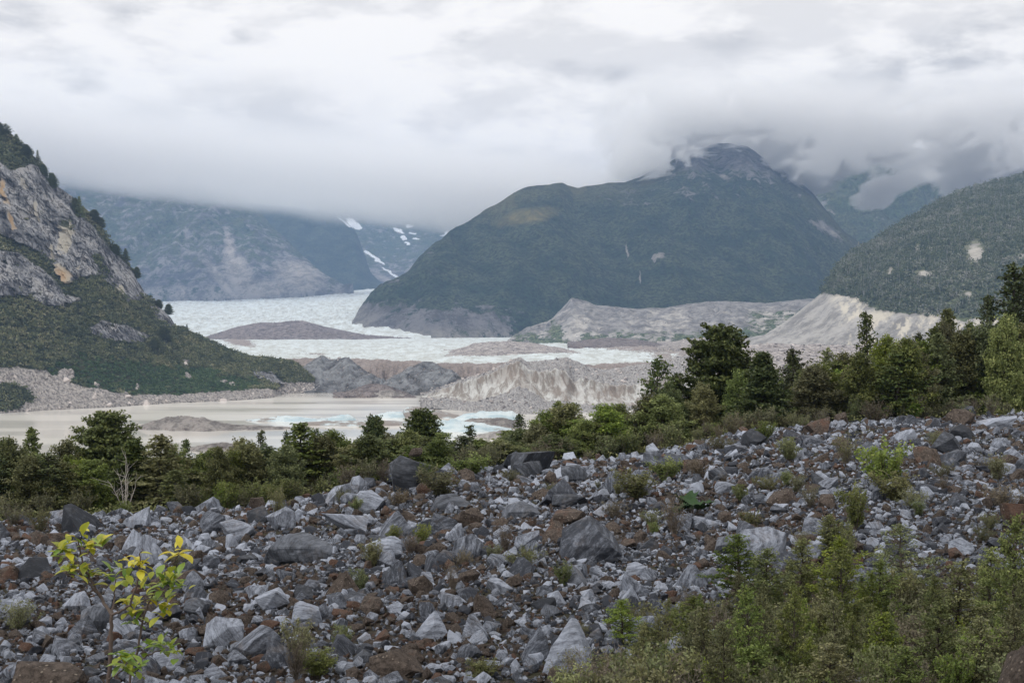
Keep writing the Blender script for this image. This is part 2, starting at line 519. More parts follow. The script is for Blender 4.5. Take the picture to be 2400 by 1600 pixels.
# right hill: forest above, bare scarp below
def marks_rhill(A, X, Y, V, v, dn):
    line = interp([(1900, 690), (1940, 690), (2000, 700), (2060, 728), (2130, 738), (2200, 742), (2600, 760)], X)
    n = fbm(np.stack([X / 40, Y / 40, X * 0], -1), 4, 0.6)
    bare = smooth(Y - line + n * 26, -6, 6)
    A['rock'] = 0.02 + 0.09 * dn + 1.2 * bare
    A['scree'] = bare * 0.85
    pale = bare * smooth(fbm(np.stack([(X + Y * 0.45) / 34, (Y - X * 0.3) / 60, X * 0 + 4], -1), 6, 0.7) + 0.25 * smooth(800 - Y, 0, 80), 0.12, 0.34) * smooth(X, 1930, 1975) * 0.9
    A['cliff'] = pale
    for b in ((2285, 590, 26, 30, 10), (2290, 607, 16, 7, -10), (2165, 642, 24, 9, 0), (2085, 635, 8, 16, 0), (2150, 582, 6, 16, 0), (2180, 580, 8, 8, 0), (2215, 552, 6, 10, 0),
              (2215, 650, 5, 10, 0), (2345, 607, 5, 5, 0), (2360, 580, 6, 10, 0), (1972, 670, 3, 8, 0), (2270, 690, 14, 10, 0), (2390, 600, 12, 8, 0), (2125, 640, 6, 14, 0), (2240, 470, 5, 8, 0)):
        k = blob(X, Y, *b); A['rock'] += 0.75 * k; A['scree'] = np.maximum(A['scree'], 0.6 * k)
        A['cliff'] = np.maximum(A['cliff'], 0.35 * k)



m_near = country_mat("forested_hill_with_scarp", veg=(0.06, 0.08, 0.045), veg2=(0.10, 0.115, 0.07), grain=0.9, scale=0.7, bump=4.0,
                     rock=(0.36, 0.34, 0.315), rock2=(0.20, 0.19, 0.185), scree=(0.45, 0.435, 0.415))
nt = m_near.node_tree
pb = [n for n in nt.nodes if n.type == 'BSDF_PRINCIPLED'][0]
src = pb.inputs['Base Color'].links[0].from_socket
mx = nt.nodes.new('ShaderNodeMix'); mx.data_type = 'RGBA'
at = nt.nodes.new('ShaderNodeAttribute'); at.attribute_name = 'cliff'
nt.links.new(at.outputs['Fac'], mx.inputs[0]); nt.links.new(src, mx.inputs[6]); mx.inputs[7].default_value = (0.64, 0.59, 0.49, 1)
nt.links.new(mx.outputs[2], pb.inputs['Base Color'])

RH_RIDGE = [(1740, 806), (1790, 788), (1850, 748), (1905, 705), (1932, 682), (1945, 655), (1965, 622), (2000, 590), (2040, 568), (2110, 522), (2200, 474), (2240, 455),
            (2300, 432), (2400, 410), (2600, 340)]
_, RH_V, _ = hill("wooded_hill", RH_RIDGE, [(1740, 815), (1850, 830), (2000, 836), (2600, 850)],
     [(1740, 2000), (1900, 1850), (2200, 1650), (2600, 1500)], [(1740, 2050), (1940, 2150), (2100, 2600), (2400, 2900), (2600, 2900)], 1740, 2600, 420, 300, m_near,
     amp=26, wl=190, gully=0.6, prof=0.72, back=1200, seed=7, marks=marks_rhill, ridge_amp=0.3, crag=4, label="wooded hill with a pale eroded scarp at its foot")

# ------------------------------------------------------------------ glacier
m_ice, t = new_mat("glacier_ice")
co = t.n('ShaderNodeTexCoord').outputs['Object']
n1 = t.noise(0.05, t.scale(co, (1, 0.5, 1)), 6, 0.7)
n2 = t.noise(0.35, t.scale(co, (1, 0.5, 1)), 4, 0.7)
ice = t.mix(t.rng(n1, 0.38, 0.62), (0.66, 0.72, 0.73), (0.47, 0.49, 0.465))
ice = t.mix(t.rng(t.attr('deep'), 0.35, 0.95), ice, (0.30, 0.58, 0.68))
dirt = t.mix(t.rng(n2, 0.35, 0.65), (0.34, 0.29, 0.26), (0.20, 0.165, 0.15))
dirt = t.mix(t.attr('red'), dirt, t.mix(t.rng(n2, 0.35, 0.65), (0.20, 0.15, 0.12), (0.10, 0.08, 0.07)))
k = t.math('ADD', t.attr('dirt'), t.math('MULTIPLY', t.math('SUBTRACT', t.math('ADD', t.math('MULTIPLY', n1, 0.5), t.math('MULTIPLY', n2, 0.5)), 0.5), 1.1))
finish(t, t.mix(t.rng(k, 0.42, 0.56), ice, dirt), 0.7, t.bump(t.math('ADD', n1, n2), 0.6, 2.0), 0.3)


def ice_sheet(name, x0, x1, nu, d, z, amp, wl, label, marks, front=None, top=None):
    px = np.linspace(x0, x1, nu)
    U, D = np.meshgrid(px, d)
    Z = z(U, D)
    V = P(U, 735, D); V[..., 2] = Z
    q = V / wl
    q = np.stack([q[..., 0], q[..., 1] * 0.7, q[..., 0] * 0], -1)
    w_ = fbm(q * 0.6 + 3, 3)
    rd = fbm(q + w_[..., None] * 0.8, 6, 0.62, ridged=True)
    V[..., 2] += rd * amp(U, D) + 1.2 * fbm(q * 0.25, 3) * amp(U, D)
    V = V.reshape(-1, 3)
    X, Y = to_pix(V)
    A = dict(deep=smooth(-rd.ravel(), -0.05, 0.45), dirt=np.zeros(len(V)), red=np.zeros(len(V)))
    marks(A, X, Y, V, rd.ravel())
    wl_ = V[(A['dirt'] > 0.8) & (np.abs(V[:, 2] + 72) < 11)]
    if len(wl_) > 1000: DEB.append((wl_.copy(), 'front'))
    o = link(name, make_mesh(name, V, [grid_faces(len(d), nu)], [m_ice], A))
    tag(o, label, 'glacier', None, 'structure')
    return o


def front_line(U):
    return interp([(300, 1500), (600, 1600), (780, 1560), (880, 1500), (1100, 1440), (1300, 1420), (1500, 1400), (2000, 1350)], U)


def ztongue(U, D):
    f = front_line(U) + 40 * perlin(np.stack([U / 60, U * 0, U * 0], -1)) + 16 * perlin(np.stack([U / 14, U * 0, U * 0 + 2], -1))
    s = D - f
    z = np.where(s < 0, -84.0, -60.5)
    s = s + 26 * fbm(np.stack([U / 30, D / 40, U * 0 + 9], -1), 4, 0.6)
    wall = smooth(s, -75, 15)
    z = -86 + 25.5 * wall
    return z + 1.2 * smooth(D, 2600, 3000)


def mk_tongue(A, X, Y, V, rd):
    s = V[:, 1] - front_line(X)
    n = fbm(V / np.array([60, 120, 60.]), 4, 0.6)
    wall = 1 - smooth(s + 30 * n, 5, 60)
    A['dirt'] += wall * 0.95 + smooth(-s + n * 120, -120, 40) * 0.35
    A['red'] = wall * np.clip(0.45 + 1.6 * n, 0, 1) * (1 - smooth(X, 1250, 1500) * 0.5)
    A['dirt'] += 0.27 + 0.12 * n - 0.18 * rd
    A['dirt'] += 0.55 * blob(X, Y, 560, 800, 60, 14, 10) + 0.30 * blob(X, Y, 760, 832, 180, 6, 4)
    A['dirt'] += 0.32 * smooth(X, 1380, 1560) + 0.35 * smooth(X, 1500, 1800) + 0.3 * blob(X, Y, 1440, 812, 170, 14)
    A['dirt'] = A['dirt'] * smooth(V[:, 1], 0, 1)
    A['deep'] = A['deep'] * 0.75 * (1 - 0.7 * smooth(X, 1400, 1600))


ice_sheet("glacier", 330, 2000, 900, np.concatenate([np.linspace(1300, 1700, 130), 1700 * (3400 / 1700) ** np.linspace(0, 1, 190)[1:]]), ztongue,
          lambda U, D: 5.0 * smooth(D - front_line(U), -10, 40) * (1 - 0.6 * smooth(D, 2200, 3000)), 24,
          "white crevassed glacier tongue with a dirty brown front", mk_tongue)


def zupper(U, D):
    topd = 6200
    t_ = np.clip((D - 3000) / (topd - 3000), 0, 1)
    yend = interp([(300, 703), (560, 700), (700, 692), (800, 684), (900, 678), (1000, 676)], U)
    zend = (735 - yend) / FPX * topd
    z = -64 + (zend + 64) * (t_ ** 0.75)
    z += 10 * np.sin(t_ * 9 + U / 160) * t_ * (1 - t_)
    return z


def mk_upper(A, X, Y, V, rd):
    n = fbm(V / np.array([120, 260, 120.]), 4, 0.6)
    A['dirt'] = 0.16 + 0.14 * n - 0.15 * rd + 0.30 * blob(X, Y, 800, 745, 55, 40, 30) + 0.35 * smooth(0.12 - np.abs(Y - interp([(330, 712), (640, 703), (900, 684)], X)) / 60, 0, 0.1)
    A['deep'] *= 0.55 + 0.6 * blob(X, Y, 640, 735, 250, 25)


ice_sheet("glacier", 300, 1010, 640, 2950 * (6300 / 2950) ** np.linspace(0, 1, 300), zupper,
          lambda U, D: 11.0 * smooth(D, 3000, 3300) * (1 - 0.4 * smooth(D, 4500, 6000)) + 1.5, 52,
          "upper glacier rising to the foot of the blue mountains", mk_upper)

# debris mounds lying on the ice
m_deb = country_mat("brown_debris", veg=(0.19, 0.16, 0.15), veg2=(0.10, 0.082, 0.08), rock=(0.27, 0.235, 0.225), rock2=(0.11, 0.092, 0.09), grain=3.0, scale=3.0, bump=1.2)
m_deb_pale = country_mat("pale_debris", veg=(0.36, 0.335, 0.32), veg2=(0.20, 0.185, 0.175), rock=(0.50, 0.46, 0.44), rock2=(0.20, 0.18, 0.175), grain=3.0, scale=3.0, bump=1.5)
m_slate = country_mat("slate_gravel", veg=(0.10, 0.10, 0.105), veg2=(0.06, 0.058, 0.06), rock=(0.19, 0.195, 0.205), rock2=(0.07, 0.07, 0.074), grain=3.5, scale=3.0, bump=1.2,
                      scree=(0.27, 0.28, 0.29))


def half(A, X, Y, V, v, dn):
    A['rock'] = 0.5 + 0.6 * dn


hill("debris_mound", [(470, 793), (505, 782), (560, 765), (610, 756), (650, 757), (680, 752), (712, 752), (728, 757), (760, 765), (800, 774), (860, 785), (950, 791), (1060, 797)],
     [(470, 796), (1060, 801)], 2900, 3060, 470, 1060, 300, 60, m_deb, amp=6, wl=40, crag=1.5, back=150, seed=8, marks=half, ridge_amp=0.6, label="long brown debris mound on the ice in the middle of the glacier")
hill("debris_mound", [(1040, 830), (1075, 818), (1110, 806), (1150, 802), (1200, 801), (1240, 804), (1290, 812), (1340, 822), (1370, 830)], [(1040, 834), (1200, 842), (1370, 836)],
     1750, 1960, 1040, 1370, 200, 60, m_deb_pale, amp=7, wl=30, crag=2.0, back=90, seed=9, marks=half, ridge_amp=0.7, label="pale brown debris heap on the white ice right of centre")
hill("debris_mound", [(1330, 805), (1370, 796), (1430, 791), (1490, 795), (1550, 804), (1570, 810)], [(1330, 810), (1450, 818), (1570, 813)],
     2150, 2400, 1330, 1570, 150, 40, m_deb, amp=3, wl=26, back=90, seed=10, marks=half, ridge_amp=0.6, label="dark low debris heap at the right rear edge of the ice")
hill("debris_mound", [(1540, 812), (1600, 795), (1680, 789), (1800, 795), (1900, 800), (2000, 805)], [(1540, 815), (2000, 830)],
     1900, 2300, 1540, 2000, 150, 40, m_deb_pale, amp=4, wl=30, back=90, seed=11, marks=half, ridge_amp=0.6, label="rubble covered ice under the wooded hill")


# slate cones in front of the glacier
def marks_slate(A, X, Y, V, v, dn):
    A['rock'] = 0.5 + 0.7 * dn
    A['scree'] = smooth(dn, 0.05, 0.4)


hill("gravel_cone", [(660, 925), (690, 880), (715, 858), (740, 842), (757, 834), (775, 846), (800, 842), (815, 838), (840, 858), (870, 878), (905, 893), (930, 912)],
     [(660, 926), (720, 922), (800, 921), (930, 921)], 1290, [(660, 1300), (760, 1420), (930, 1330)], 660, 930, 240, 70, m_slate, amp=12, wl=30, gully=0.85, prof=0.95, back=60, seed=12,
     marks=marks_slate, ridge_amp=0.5, crag=0.8, label="grey twin peaked gravel cone at the head of the lake")
hill("gravel_cone", [(885, 915), (920, 885), (950, 868), (975, 858), (995, 846), (1012, 850), (1040, 864), (1065, 872), (1085, 888), (1110, 905), (1140, 925)],
     [(885, 921), (1000, 925), (1140, 940)], [(885, 1270), (1140, 1220)], [(885, 1300), (1000, 1370), (1140, 1240)], 885, 1140, 240, 70, m_slate, amp=14, wl=34, gully=0.9, prof=1.0, back=60,
     seed=13, marks=marks_slate, ridge_amp=0.5, crag=0.8, label="dark slate gravel cone with a sharp central peak")
hill("gravel_cone", [(780, 928), (830, 912), (870, 898), (905, 902), (940, 915), (975, 928)], [(780, 929), (880, 930), (975, 932)], 1215, 1260, 780, 975, 160, 40, m_deb, amp=3, wl=20, back=25, seed=14,
     marks=half, ridge_amp=0.8, label="small brown gravel hump at the water in front of the cones")


# dirty ice ridge with a clean cut wall
def dirty_ice():
    m, t = new_mat("dirty_ice_wall")
    co = t.n('ShaderNodeTexCoord').outputs['Object']
    band = t.noise(0.16, t.scale(co, (1.0, 0.4, 0.22)), 7, 0.75, 0.5)
    fine = t.noise(0.6, co, 5, 0.7)
    wall = t.mix(t.rng(band, 0.42, 0.58), (0.27, 0.24, 0.21), (0.60, 0.60, 0.58))
    wall = t.mix(t.rng(t.noise(0.05, co, 4), 0.45, 0.65, 0, 0.55), wall, (0.27, 0.22, 0.185))
    rub = t.mix(t.rng(fine, 0.35, 0.65), (0.50, 0.485, 0.475), (0.20, 0.19, 0.19))
    k = t.math('ADD', t.attr('wall'), t.math('MULTIPLY', t.math('SUBTRACT', fine, 0.5), 0.5))
    finish(t, t.mix(t.rng(k, 0.4, 0.6), rub, wall), 0.8, t.bump(fine, 0.9, 1.5), 0.2)
    return m


m_wall = dirty_ice()
RX0, RX1 = 985, 1640
nu, nv = 520, 190
px = np.linspace(RX0, RX1, nu); vv = np.linspace(0, 1.35, nv)
U, W = np.meshgrid(px, vv)
crest = sinterp([(985, 930), (1020, 918), (1060, 903), (1085, 893), (1130, 880), (1165, 865), (1195, 850), (1218, 842), (1238, 853), (1262, 850), (1300, 846), (1330, 842), (1350, 850), (1380, 865),
                 (1420, 870), (1470, 862), (1520, 856), (1570, 845), (1640, 830)], U, 3)
foot = interp([(985, 940), (1040, 948), (1100, 955), (1200, 966), (1300, 985), (1640, 1000)], U)
lip = crest + interp([(985, 2), (1215, 4), (1235, 14), (1260, 24), (1300, 20), (1325, 28), (1345, 52), (1360, 30), (1400, 24), (1440, 38), (1480, 42), (1530, 30), (1640, 50)], U) + 6 * perlin(np.stack([U / 12, U * 0, U * 0 + 5], -1))
wfoot = interp([(985, 938), (1060, 938), (1110, 945), (1180, 925), (1215, 908), (1240, 915), (1270, 940), (1340, 948), (1640, 965)], U) + 4 * perlin(np.stack([U / 15, U * 0, U * 0 + 8], -1))
lip = np.minimum(lip, wfoot - 4)
# distances: apron of rubble, wall leaning back, rubble shelf, back slope
df, dw, dl, dc = 1010 + 60 * smooth(-U, -1300, -1000), 1080 + 50 * smooth(-U, -1300, -1000), 1112 + 50 * smooth(-U, -1300, -1000), 1185 + 30 * smooth(-U, -1300, -1000)
seg = np.select([W < .25, W < .55, W < .9], [0, 1, 2], 3)
tt = np.select([seg == 0, seg == 1, seg == 2], [W / .25, (W - .25) / .3, (W - .55) / .35], (W - .9) / .45)
Y0 = np.select([seg == 0, seg == 1, seg == 2], [foot, wfoot, lip], crest); Y1 = np.select([seg == 0, seg == 1, seg == 2], [wfoot, lip, crest], crest)
D0 = np.select([seg == 0, seg == 1, seg == 2], [df, dw, dl], dc); D1 = np.select([seg == 0, seg == 1, seg == 2], [dw, dl, dc], dc)
V = P(U, Y0, D0) * (1 - tt[..., None]) + P(U, Y1, D1) * tt[..., None]
bk = seg == 3
V[..., 1] += bk * tt * 90; V[..., 2] -= bk * tt * 22
wallm = (seg == 1) * 1.0
V[..., 1] += wallm * 14 * np.sin(tt * math.pi) * 0.6
rub = fbm(V / 7.0, 5, 0.65, ridged=True)
flu = fbm(np.stack([V[..., 0] / 14 + V[..., 2] / 30, V[..., 2] / 60, V[..., 0] * 0], -1), 4, 0.55, ridged=True)
V[..., 2] += (1 - wallm) * rub * 3.2
V[..., 1] -= (1 - wallm) * rub * 2.4 + wallm * flu * 7.0
V[..., 1] -= 18 * perlin(np.stack([V[..., 0] / 50, V[..., 0] * 0, V[..., 0] * 0 + 3], -1))
V[0, :, 2] -= 6
RIDGE_V, WALLM = V[:, :].reshape(-1, 3).copy(), wallm.ravel().copy()
me = make_mesh("dirty_ice_ridge", V.reshape(-1, 3), [grid_faces(nv, nu)[:, ::-1]], [m_wall], dict(wall=wallm.ravel()))
tag(link("dirty_ice_ridge", me), "jagged ridge of dirty ice with a smooth cut wall and rubble cap", "ice ridge", None, "structure")
_, SLOPE_V, _ = hill("rubble_slope", [(1560, 930), (1590, 880), (1620, 850), (1660, 828), (1700, 815), (1800, 808), (2000, 812), (2500, 815)], [(1560, 1010), (2500, 1010)], 900,
     [(1560, 1150), (1700, 1500), (2500, 1650)], 1560, 2500, 300, 80, m_deb_pale, amp=8, wl=50, back=100, seed=15, marks=half, crag=2.0, label="pale rubble slope behind the right hand trees")
SLOPE_V = SLOPE_V[:80].reshape(-1, 3)

# ------------------------------------------------------------------ ice and gravel in the lake
def hump(name, x0, x1, crest_pts, foot_y, depth, mat, label, cat, kind=None, group=None, amp=0.9, wl=6, attrs=None, seed=0, nu=140, nv=50):
    """a closed low hump standing in the water: front and back slopes meet at the crest"""
    px = np.linspace(x0, x1, nu); v = np.linspace(-1, 1, nv)
    U, W = np.meshgrid(px, v)
    d0 = 80.0 / ((foot_y - HORIZ) / FPX)
    xw = (U - 1200) / FPX * d0
    h = np.maximum((foot_y - interp(crest_pts, U)) / FPX * d0, 0.0) * (0.78 if mat.name == 'iceberg_ice' else 1.0)
    h = h * (1 + 0.35 * fbm(np.stack([U / 22 + seed * 3, U * 0, U * 0], -1), 4, 0.6))
    e = np.sin(np.clip((U - x0) / (x1 - x0), 0, 1) * math.pi) ** 0.5
    wob = 1 + 0.25 * perlin(np.stack([U / 40 + seed, W, U * 0], -1))
    yw = d0 + W * depth * e * wob + depth * 0.3 * perlin(np.stack([U / 90 + seed * 2, U * 0, U * 0], -1))
    prof = np.clip(1 - np.abs(W) ** 1.8, 0, 1)
    z = LAKE - 0.6 + (h + 0.6) * prof
    V = np.stack([xw, yw, z], -1)
    n = fbm(V / wl + seed, 5, 0.6, ridged=(attrs is None))
    V[..., 2] += n * amp * prof * (0.3 + e)
    A = dict(rock=np.full(U.shape, 0.5) + n * 0.6, snow=U * 0, scree=np.clip(n, 0, 1), grass_sunpatch=U * 0)
    if attrs: A.update(attrs(U, W, n, prof))
    me = make_mesh(name, V.reshape(-1, 3), [grid_faces(nv, nu)], [mat], {k: a.ravel() for k, a in A.items()})
    o = link(name, me)
    cx = float(xw.mean())
    # origin at the foot of the thing
    M = Vector((cx, d0, LAKE)); me.transform(Matrix.Translation(-M)); o.location = M
    tag(o, label, cat, group, kind)
    return o


hump("gravel_island", 318, 680, [(318, 1002), (350, 990), (400, 980), (440, 977), (480, 982), (520, 994), (560, 999), (680, 1001)], 1004, 22, m_deb, "low grey gravel island in the lake, the larger one", "island",
     "structure", amp=0.9, wl=4, seed=1)
hump("gravel_island", 435, 570, [(435, 1052), (480, 1042), (530, 1039), (570, 1042)], 1054, 14, m_deb, "small gravel spit nearer the trees than the larger island", "island", "structure", amp=0.6, wl=4, seed=2)
hump("gravel_island", 840, 950, [(840, 928), (870, 922), (905, 918), (920, 917), (950, 926)], 930, 18, m_deb_pale, "tiny rocky islet at the foot of the gravel cones", "island", "structure", amp=1.3, wl=5, seed=3)
hump("gravel_spit", 1075, 1225, [(1075, 990), (1100, 983), (1180, 981), (1225, 986)], 998, 20, m_deb, "dark gravel spit behind the belt of trees", "island", "structure", amp=0.6, wl=4, seed=4)
hump("gravel_spit", 1105, 1240, [(1105, 1022), (1160, 1012), (1240, 1008)], 1026, 12, m_deb_pale, "reddish gravel bank close behind the trees", "island", "structure", amp=0.6, wl=4, seed=5)

m_berg, t = new_mat("iceberg_ice")
co = t.n('ShaderNodeTexCoord').outputs['Object']
n = t.noise(0.12, t.scale(co, (0.6, 1, 2.5)), 5, 0.6)
c = t.mix(t.rng(n, 0.4, 0.62), (0.62, 0.70, 0.72), (0.43, 0.55, 0.60))
k = t.math('ADD', t.attr('dirt'), t.math('MULTIPLY', t.math('SUBTRACT', t.noise(0.15, t.scale(co, (0.4, 1, 2)), 6, 0.7), 0.5), 1.4))
finish(t, t.mix(t.rng(k, 0.42, 0.62), c, (0.25, 0.215, 0.19)), 0.45, t.bump(t.math('ADD', n, t.noise(0.5, co, 5, 0.7)), 0.7, 1.5), 0.4)


def berg(dirt):
    def f(U, W, n, prof):
        return dict(dirt=np.clip(dirt(U, W) + 0.25 * n, 0, 1))
    return f


hump("iceberg", 575, 765, [(575, 983), (620, 977), (650, 972), (690, 972), (720, 977), (765, 984)], 986, 12, m_berg, "long flat blue iceberg at the left end of the row", "iceberg", None, "icebergs in the lake", 0.4, 14,
     berg(lambda U, W: 0.25 + 0.3 * (U < 650)), 6)
hump("iceberg", 700, 835, [(700, 984), (740, 978), (775, 975), (800, 968), (815, 966), (828, 975), (835, 984)], 985, 10, m_berg, "small pale blue iceberg with a rounded top", "iceberg", None, "icebergs in the lake", 0.3, 14,
     berg(lambda U, W: 0.15 + 0.4 * (U < 770)), 7)
hump("iceberg", 690, 1000, [(690, 990), (760, 984), (850, 982), (950, 984), (1000, 992)], 996, 10, m_berg, "thin grey iceberg lying awash in front of the blue ones", "iceberg", None, "icebergs in the lake", 0.3, 14,
     berg(lambda U, W: 0.62 + 0 * U), 8)
hump("iceberg", 865, 965, [(865, 973), (900, 964), (930, 960), (950, 962), (965, 974)], 977, 14, m_berg, "blue iceberg leaning against the brown striped one", "iceberg", None, "icebergs in the lake", 0.4, 14,
     berg(lambda U, W: 0.2 + 0 * U), 9)
hump("iceberg", 940, 1085, [(940, 968), (948, 953), (962, 946), (985, 948), (1020, 956), (1060, 967), (1085, 974)], 977, 16, m_berg, "brown striped iceberg with a humped left end", "iceberg", None, "icebergs in the lake", 0.8, 14,
     berg(lambda U, W: 0.62 + 0 * U), 10)
hump("iceberg", 1060, 1225, [(1060, 982), (1085, 968), (1120, 960), (1160, 957), (1200, 960), (1218, 967), (1225, 980)], 983, 16, m_berg, "smooth light blue iceberg at the right end of the row", "iceberg", None, "icebergs in the lake", 0.3, 16,
     berg(lambda U, W: 0.12 + 0 * U), 11)
hump("iceberg", 975, 1200, [(975, 990), (1020, 978), (1060, 976), (1120, 985), (1200, 1004)], 1008, 16, m_berg, "broad low blue iceberg partly hidden by the treetops", "iceberg", None, "icebergs in the lake", 0.4, 16,
     berg(lambda U, W: 0.3 + 0 * U), 12)

# ------------------------------------------------------------------ cliff hill on the left shore
def inside(X, Y, poly):
    poly = np.asarray(poly, float); r = np.zeros(X.shape, bool); j = len(poly) - 1
    for i in range(len(poly)):
        xi, yi = poly[i]; xj, yj = poly[j]
        c = ((yi > Y) != (yj > Y)) & (X < (xj - xi) * (Y - yi) / (yj - yi + 1e-9) + xi)
        r ^= c; j = i
    return r


CLIFFS = [[(-160, 330), (0, 378), (36, 402), (70, 386), (100, 395), (135, 432), (165, 448), (182, 492), (215, 520), (245, 565), (300, 622), (335, 660), (352, 702), (300, 706), (268, 668),
           (235, 645), (190, 648), (160, 664), (140, 640), (110, 600), (60, 572), (0, 548), (-160, 520)],
          [(-160, 570), (0, 588), (45, 592), (90, 626), (132, 655), (160, 698), (152, 722), (110, 712), (60, 690), (0, 700), (-160, 690)],
          [(205, 768), (245, 750), (300, 765), (348, 784), (340, 802), (240, 796)], [(160, 690), (190, 700), (170, 712), (155, 705)],
          [(355, 715), (395, 725), (425, 762), (405, 768), (370, 745)], [(595, 866), (640, 872), (672, 905), (640, 900), (610, 885)]]
SHORE = [(-260, 985), (0, 969), (100, 962), (250, 955), (400, 945), (560, 938), (640, 932), (652, 924), (700, 921), (760, 919)]


def shore_band(X):
    return interp([(-200, 850), (0, 858), (60, 865), (110, 872), (180, 905), (240, 915), (300, 925), (420, 925), (560, 915), (640, 912), (680, 895), (760, 890)], X)


def marks_cliff(A, X, Y, V, v, dn):
    wx = X + 7 * fbm(V / 22 + 5, 4, 0.6); wy = Y + 7 * fbm(V / 22 + 9, 4, 0.6)
    k = np.zeros(len(X))
    for p in CLIFFS:
        k = np.maximum(k, inside(wx, wy, p))
    band = smooth(wy - shore_band(X), -3, 3)
    for cx, cy, rx, ry in ((155, 880, 20, 15), (435, 852, 9, 8), (440, 882, 6, 5), (290, 925, 14, 8), (225, 905, 7, 6), (525, 893, 8, 5), (545, 900, 8, 5), (200, 925, 8, 6), (318, 905, 5, 4)):
        band = np.maximum(band, blob(wx, wy, cx, cy, rx, ry) > .3)
    band = band * (1 - (blob(wx, wy, 12, 930, 62, 32) > .3))
    moss = fbm(V / 30 + 21, 4, 0.6) > 0.33
    A['cliff'] = k * (1 - 0.8 * moss)
    A['shore'] = band
    st = np.zeros(len(X))
    for cx, cy, rx, ry, an, s in ((160, 560, 22, 45, 8, .9), (150, 640, 22, 28, 0, 1.0), (168, 655, 10, 26, 0, 1.0), (95, 495, 6, 30, 0, .7), (20, 450, 10, 40, -20, .8), (35, 520, 8, 30, -10, .8),
                               (290, 690, 7, 24, 0, 1.0), (125, 590, 10, 35, 10, .6), (60, 430, 12, 26, -20, .4), (190, 640, 8, 30, 0, .5)):
        st = np.maximum(st, s * blob(wx, wy, cx, cy, rx, ry, an))
    A['stain'] = st
    A['orange'] = np.clip(blob(wx, wy, 152, 648, 22, 24) + blob(wx, wy, 20, 450, 12, 40, -20) + blob(wx, wy, 35, 520, 9, 30), 0, 1)


m_cliff, t = new_mat("cliff_rock_and_scrub")
co = t.n('ShaderNodeTexCoord').outputs['Object']
tall = t.scale(co, (1, 1, 0.09))
s1 = t.noise(0.13, tall, 6, 0.65, 0.3); s2 = t.noise(0.5, t.scale(co, (1, 1, 0.35)), 5, 0.7); s3 = t.noise(0.04, co, 4, 0.6)
rock = t.mix(t.rng(s1, 0.36, 0.62), (0.040, 0.040, 0.046), (0.22, 0.222, 0.235))
rock = t.mix(t.rng(t.math('ADD', t.math('MULTIPLY', s2, 0.5), t.math('MULTIPLY', s3, 0.5)), 0.47, 0.58, 0, 0.85), rock, (0.50, 0.50, 0.51))
ln = t.noise(0.055, t.scale(co, (1.4, 1, 0.35)), 5, 0.6, 0.5)
rock = t.mix(t.rng(t.math('ABSOLUTE', t.math('SUBTRACT', ln, 0.5)), 0.006, 0.03, 0.9, 0.0), rock, (0.03, 0.028, 0.03))
rock = t.mix(t.rng(s3, 0.5, 0.68, 0, 0.25), rock, (0.30, 0.26, 0.22))
stain = t.mix(t.attr('orange'), (0.52, 0.48, 0.40), (0.46, 0.31, 0.17))
rock = t.mix(t.rng(t.math('ADD', t.attr('stain'), t.math('MULTIPLY', t.math('SUBTRACT', s1, 0.5), 1.2)), 0.3, 0.55, 0, 0.9), rock, stain)
soil = t.mix(t.rng(s2, 0.35, 0.65), (0.035, 0.045, 0.022), (0.07, 0.075, 0.04))
sh = t.mix(t.rng(s2, 0.35, 0.65), (0.16, 0.15, 0.145), (0.50, 0.46, 0.43))
c = t.mix(t.attr('cliff'), soil, rock)
c = t.mix(t.attr('shore'), c, sh)
finish(t, c, 0.9, t.bump(t.math('ADD', s1, s2), 0.9, 2.5), 0.2)

shore_d = [(x, 80.0 * FPX / (y - HORIZ)) for x, y in SHORE]
CL_RIDGE = [(-260, 150), (-100, 225), (0, 302), (20, 312), (45, 335), (70, 358), (90, 378), (118, 418), (140, 440), (172, 462), (186, 486), (212, 500), (240, 535), (262, 575),
            (290, 605), (318, 640), (346, 692), (380, 722), (402, 742), (418, 764), (450, 782), (490, 800), (540, 822), (580, 836), (640, 842), (690, 850), (715, 872), (735, 892), (748, 906), (762, 917)]
cliff_o, CV, CA = hill("rocky_hill", CL_RIDGE, SHORE, shore_d, [(-260, 1320), (0, 1290), (346, 1330), (500, 1350), (762, 1330)], -260, 762, 620, 460, m_cliff, amp=13, wl=90, gully=0.5, prof=1.02,
                       back=300, seed=21, marks=marks_cliff, ridge_amp=0.2, crag=3.0, depth_pow=0.95, label="steep rocky hill with a bare streaked cliff and scrub at its foot")
# slabs of the cliff: sharper relief where the rock is bare
me = cliff_o.data
flatV = CV.reshape(-1, 3).copy()
cm = CA['cliff']
sl = fbm(flatV * np.array([1, 1, 0.14]) / 24 + 40, 5, 0.5, ridged=True)
st_ = np.round((fbm(flatV / 34 + 60, 3) * 3)) / 3
sl2 = fbm(flatV * np.array([1, 1, 0.3]) / 9 + 90, 4, 0.55, ridged=True)
flatV[:, 1] -= cm * (sl * 11 + st_ * 15 + sl2 * 3.0)
bl = fbm(flatV / 5 + 80, 4, 0.65, ridged=True)
flatV[:, 2] += CA['shore'] * bl * 1.8
me.vertices.foreach_set('co', flatV.astype(np.float32).ravel()); me.update()


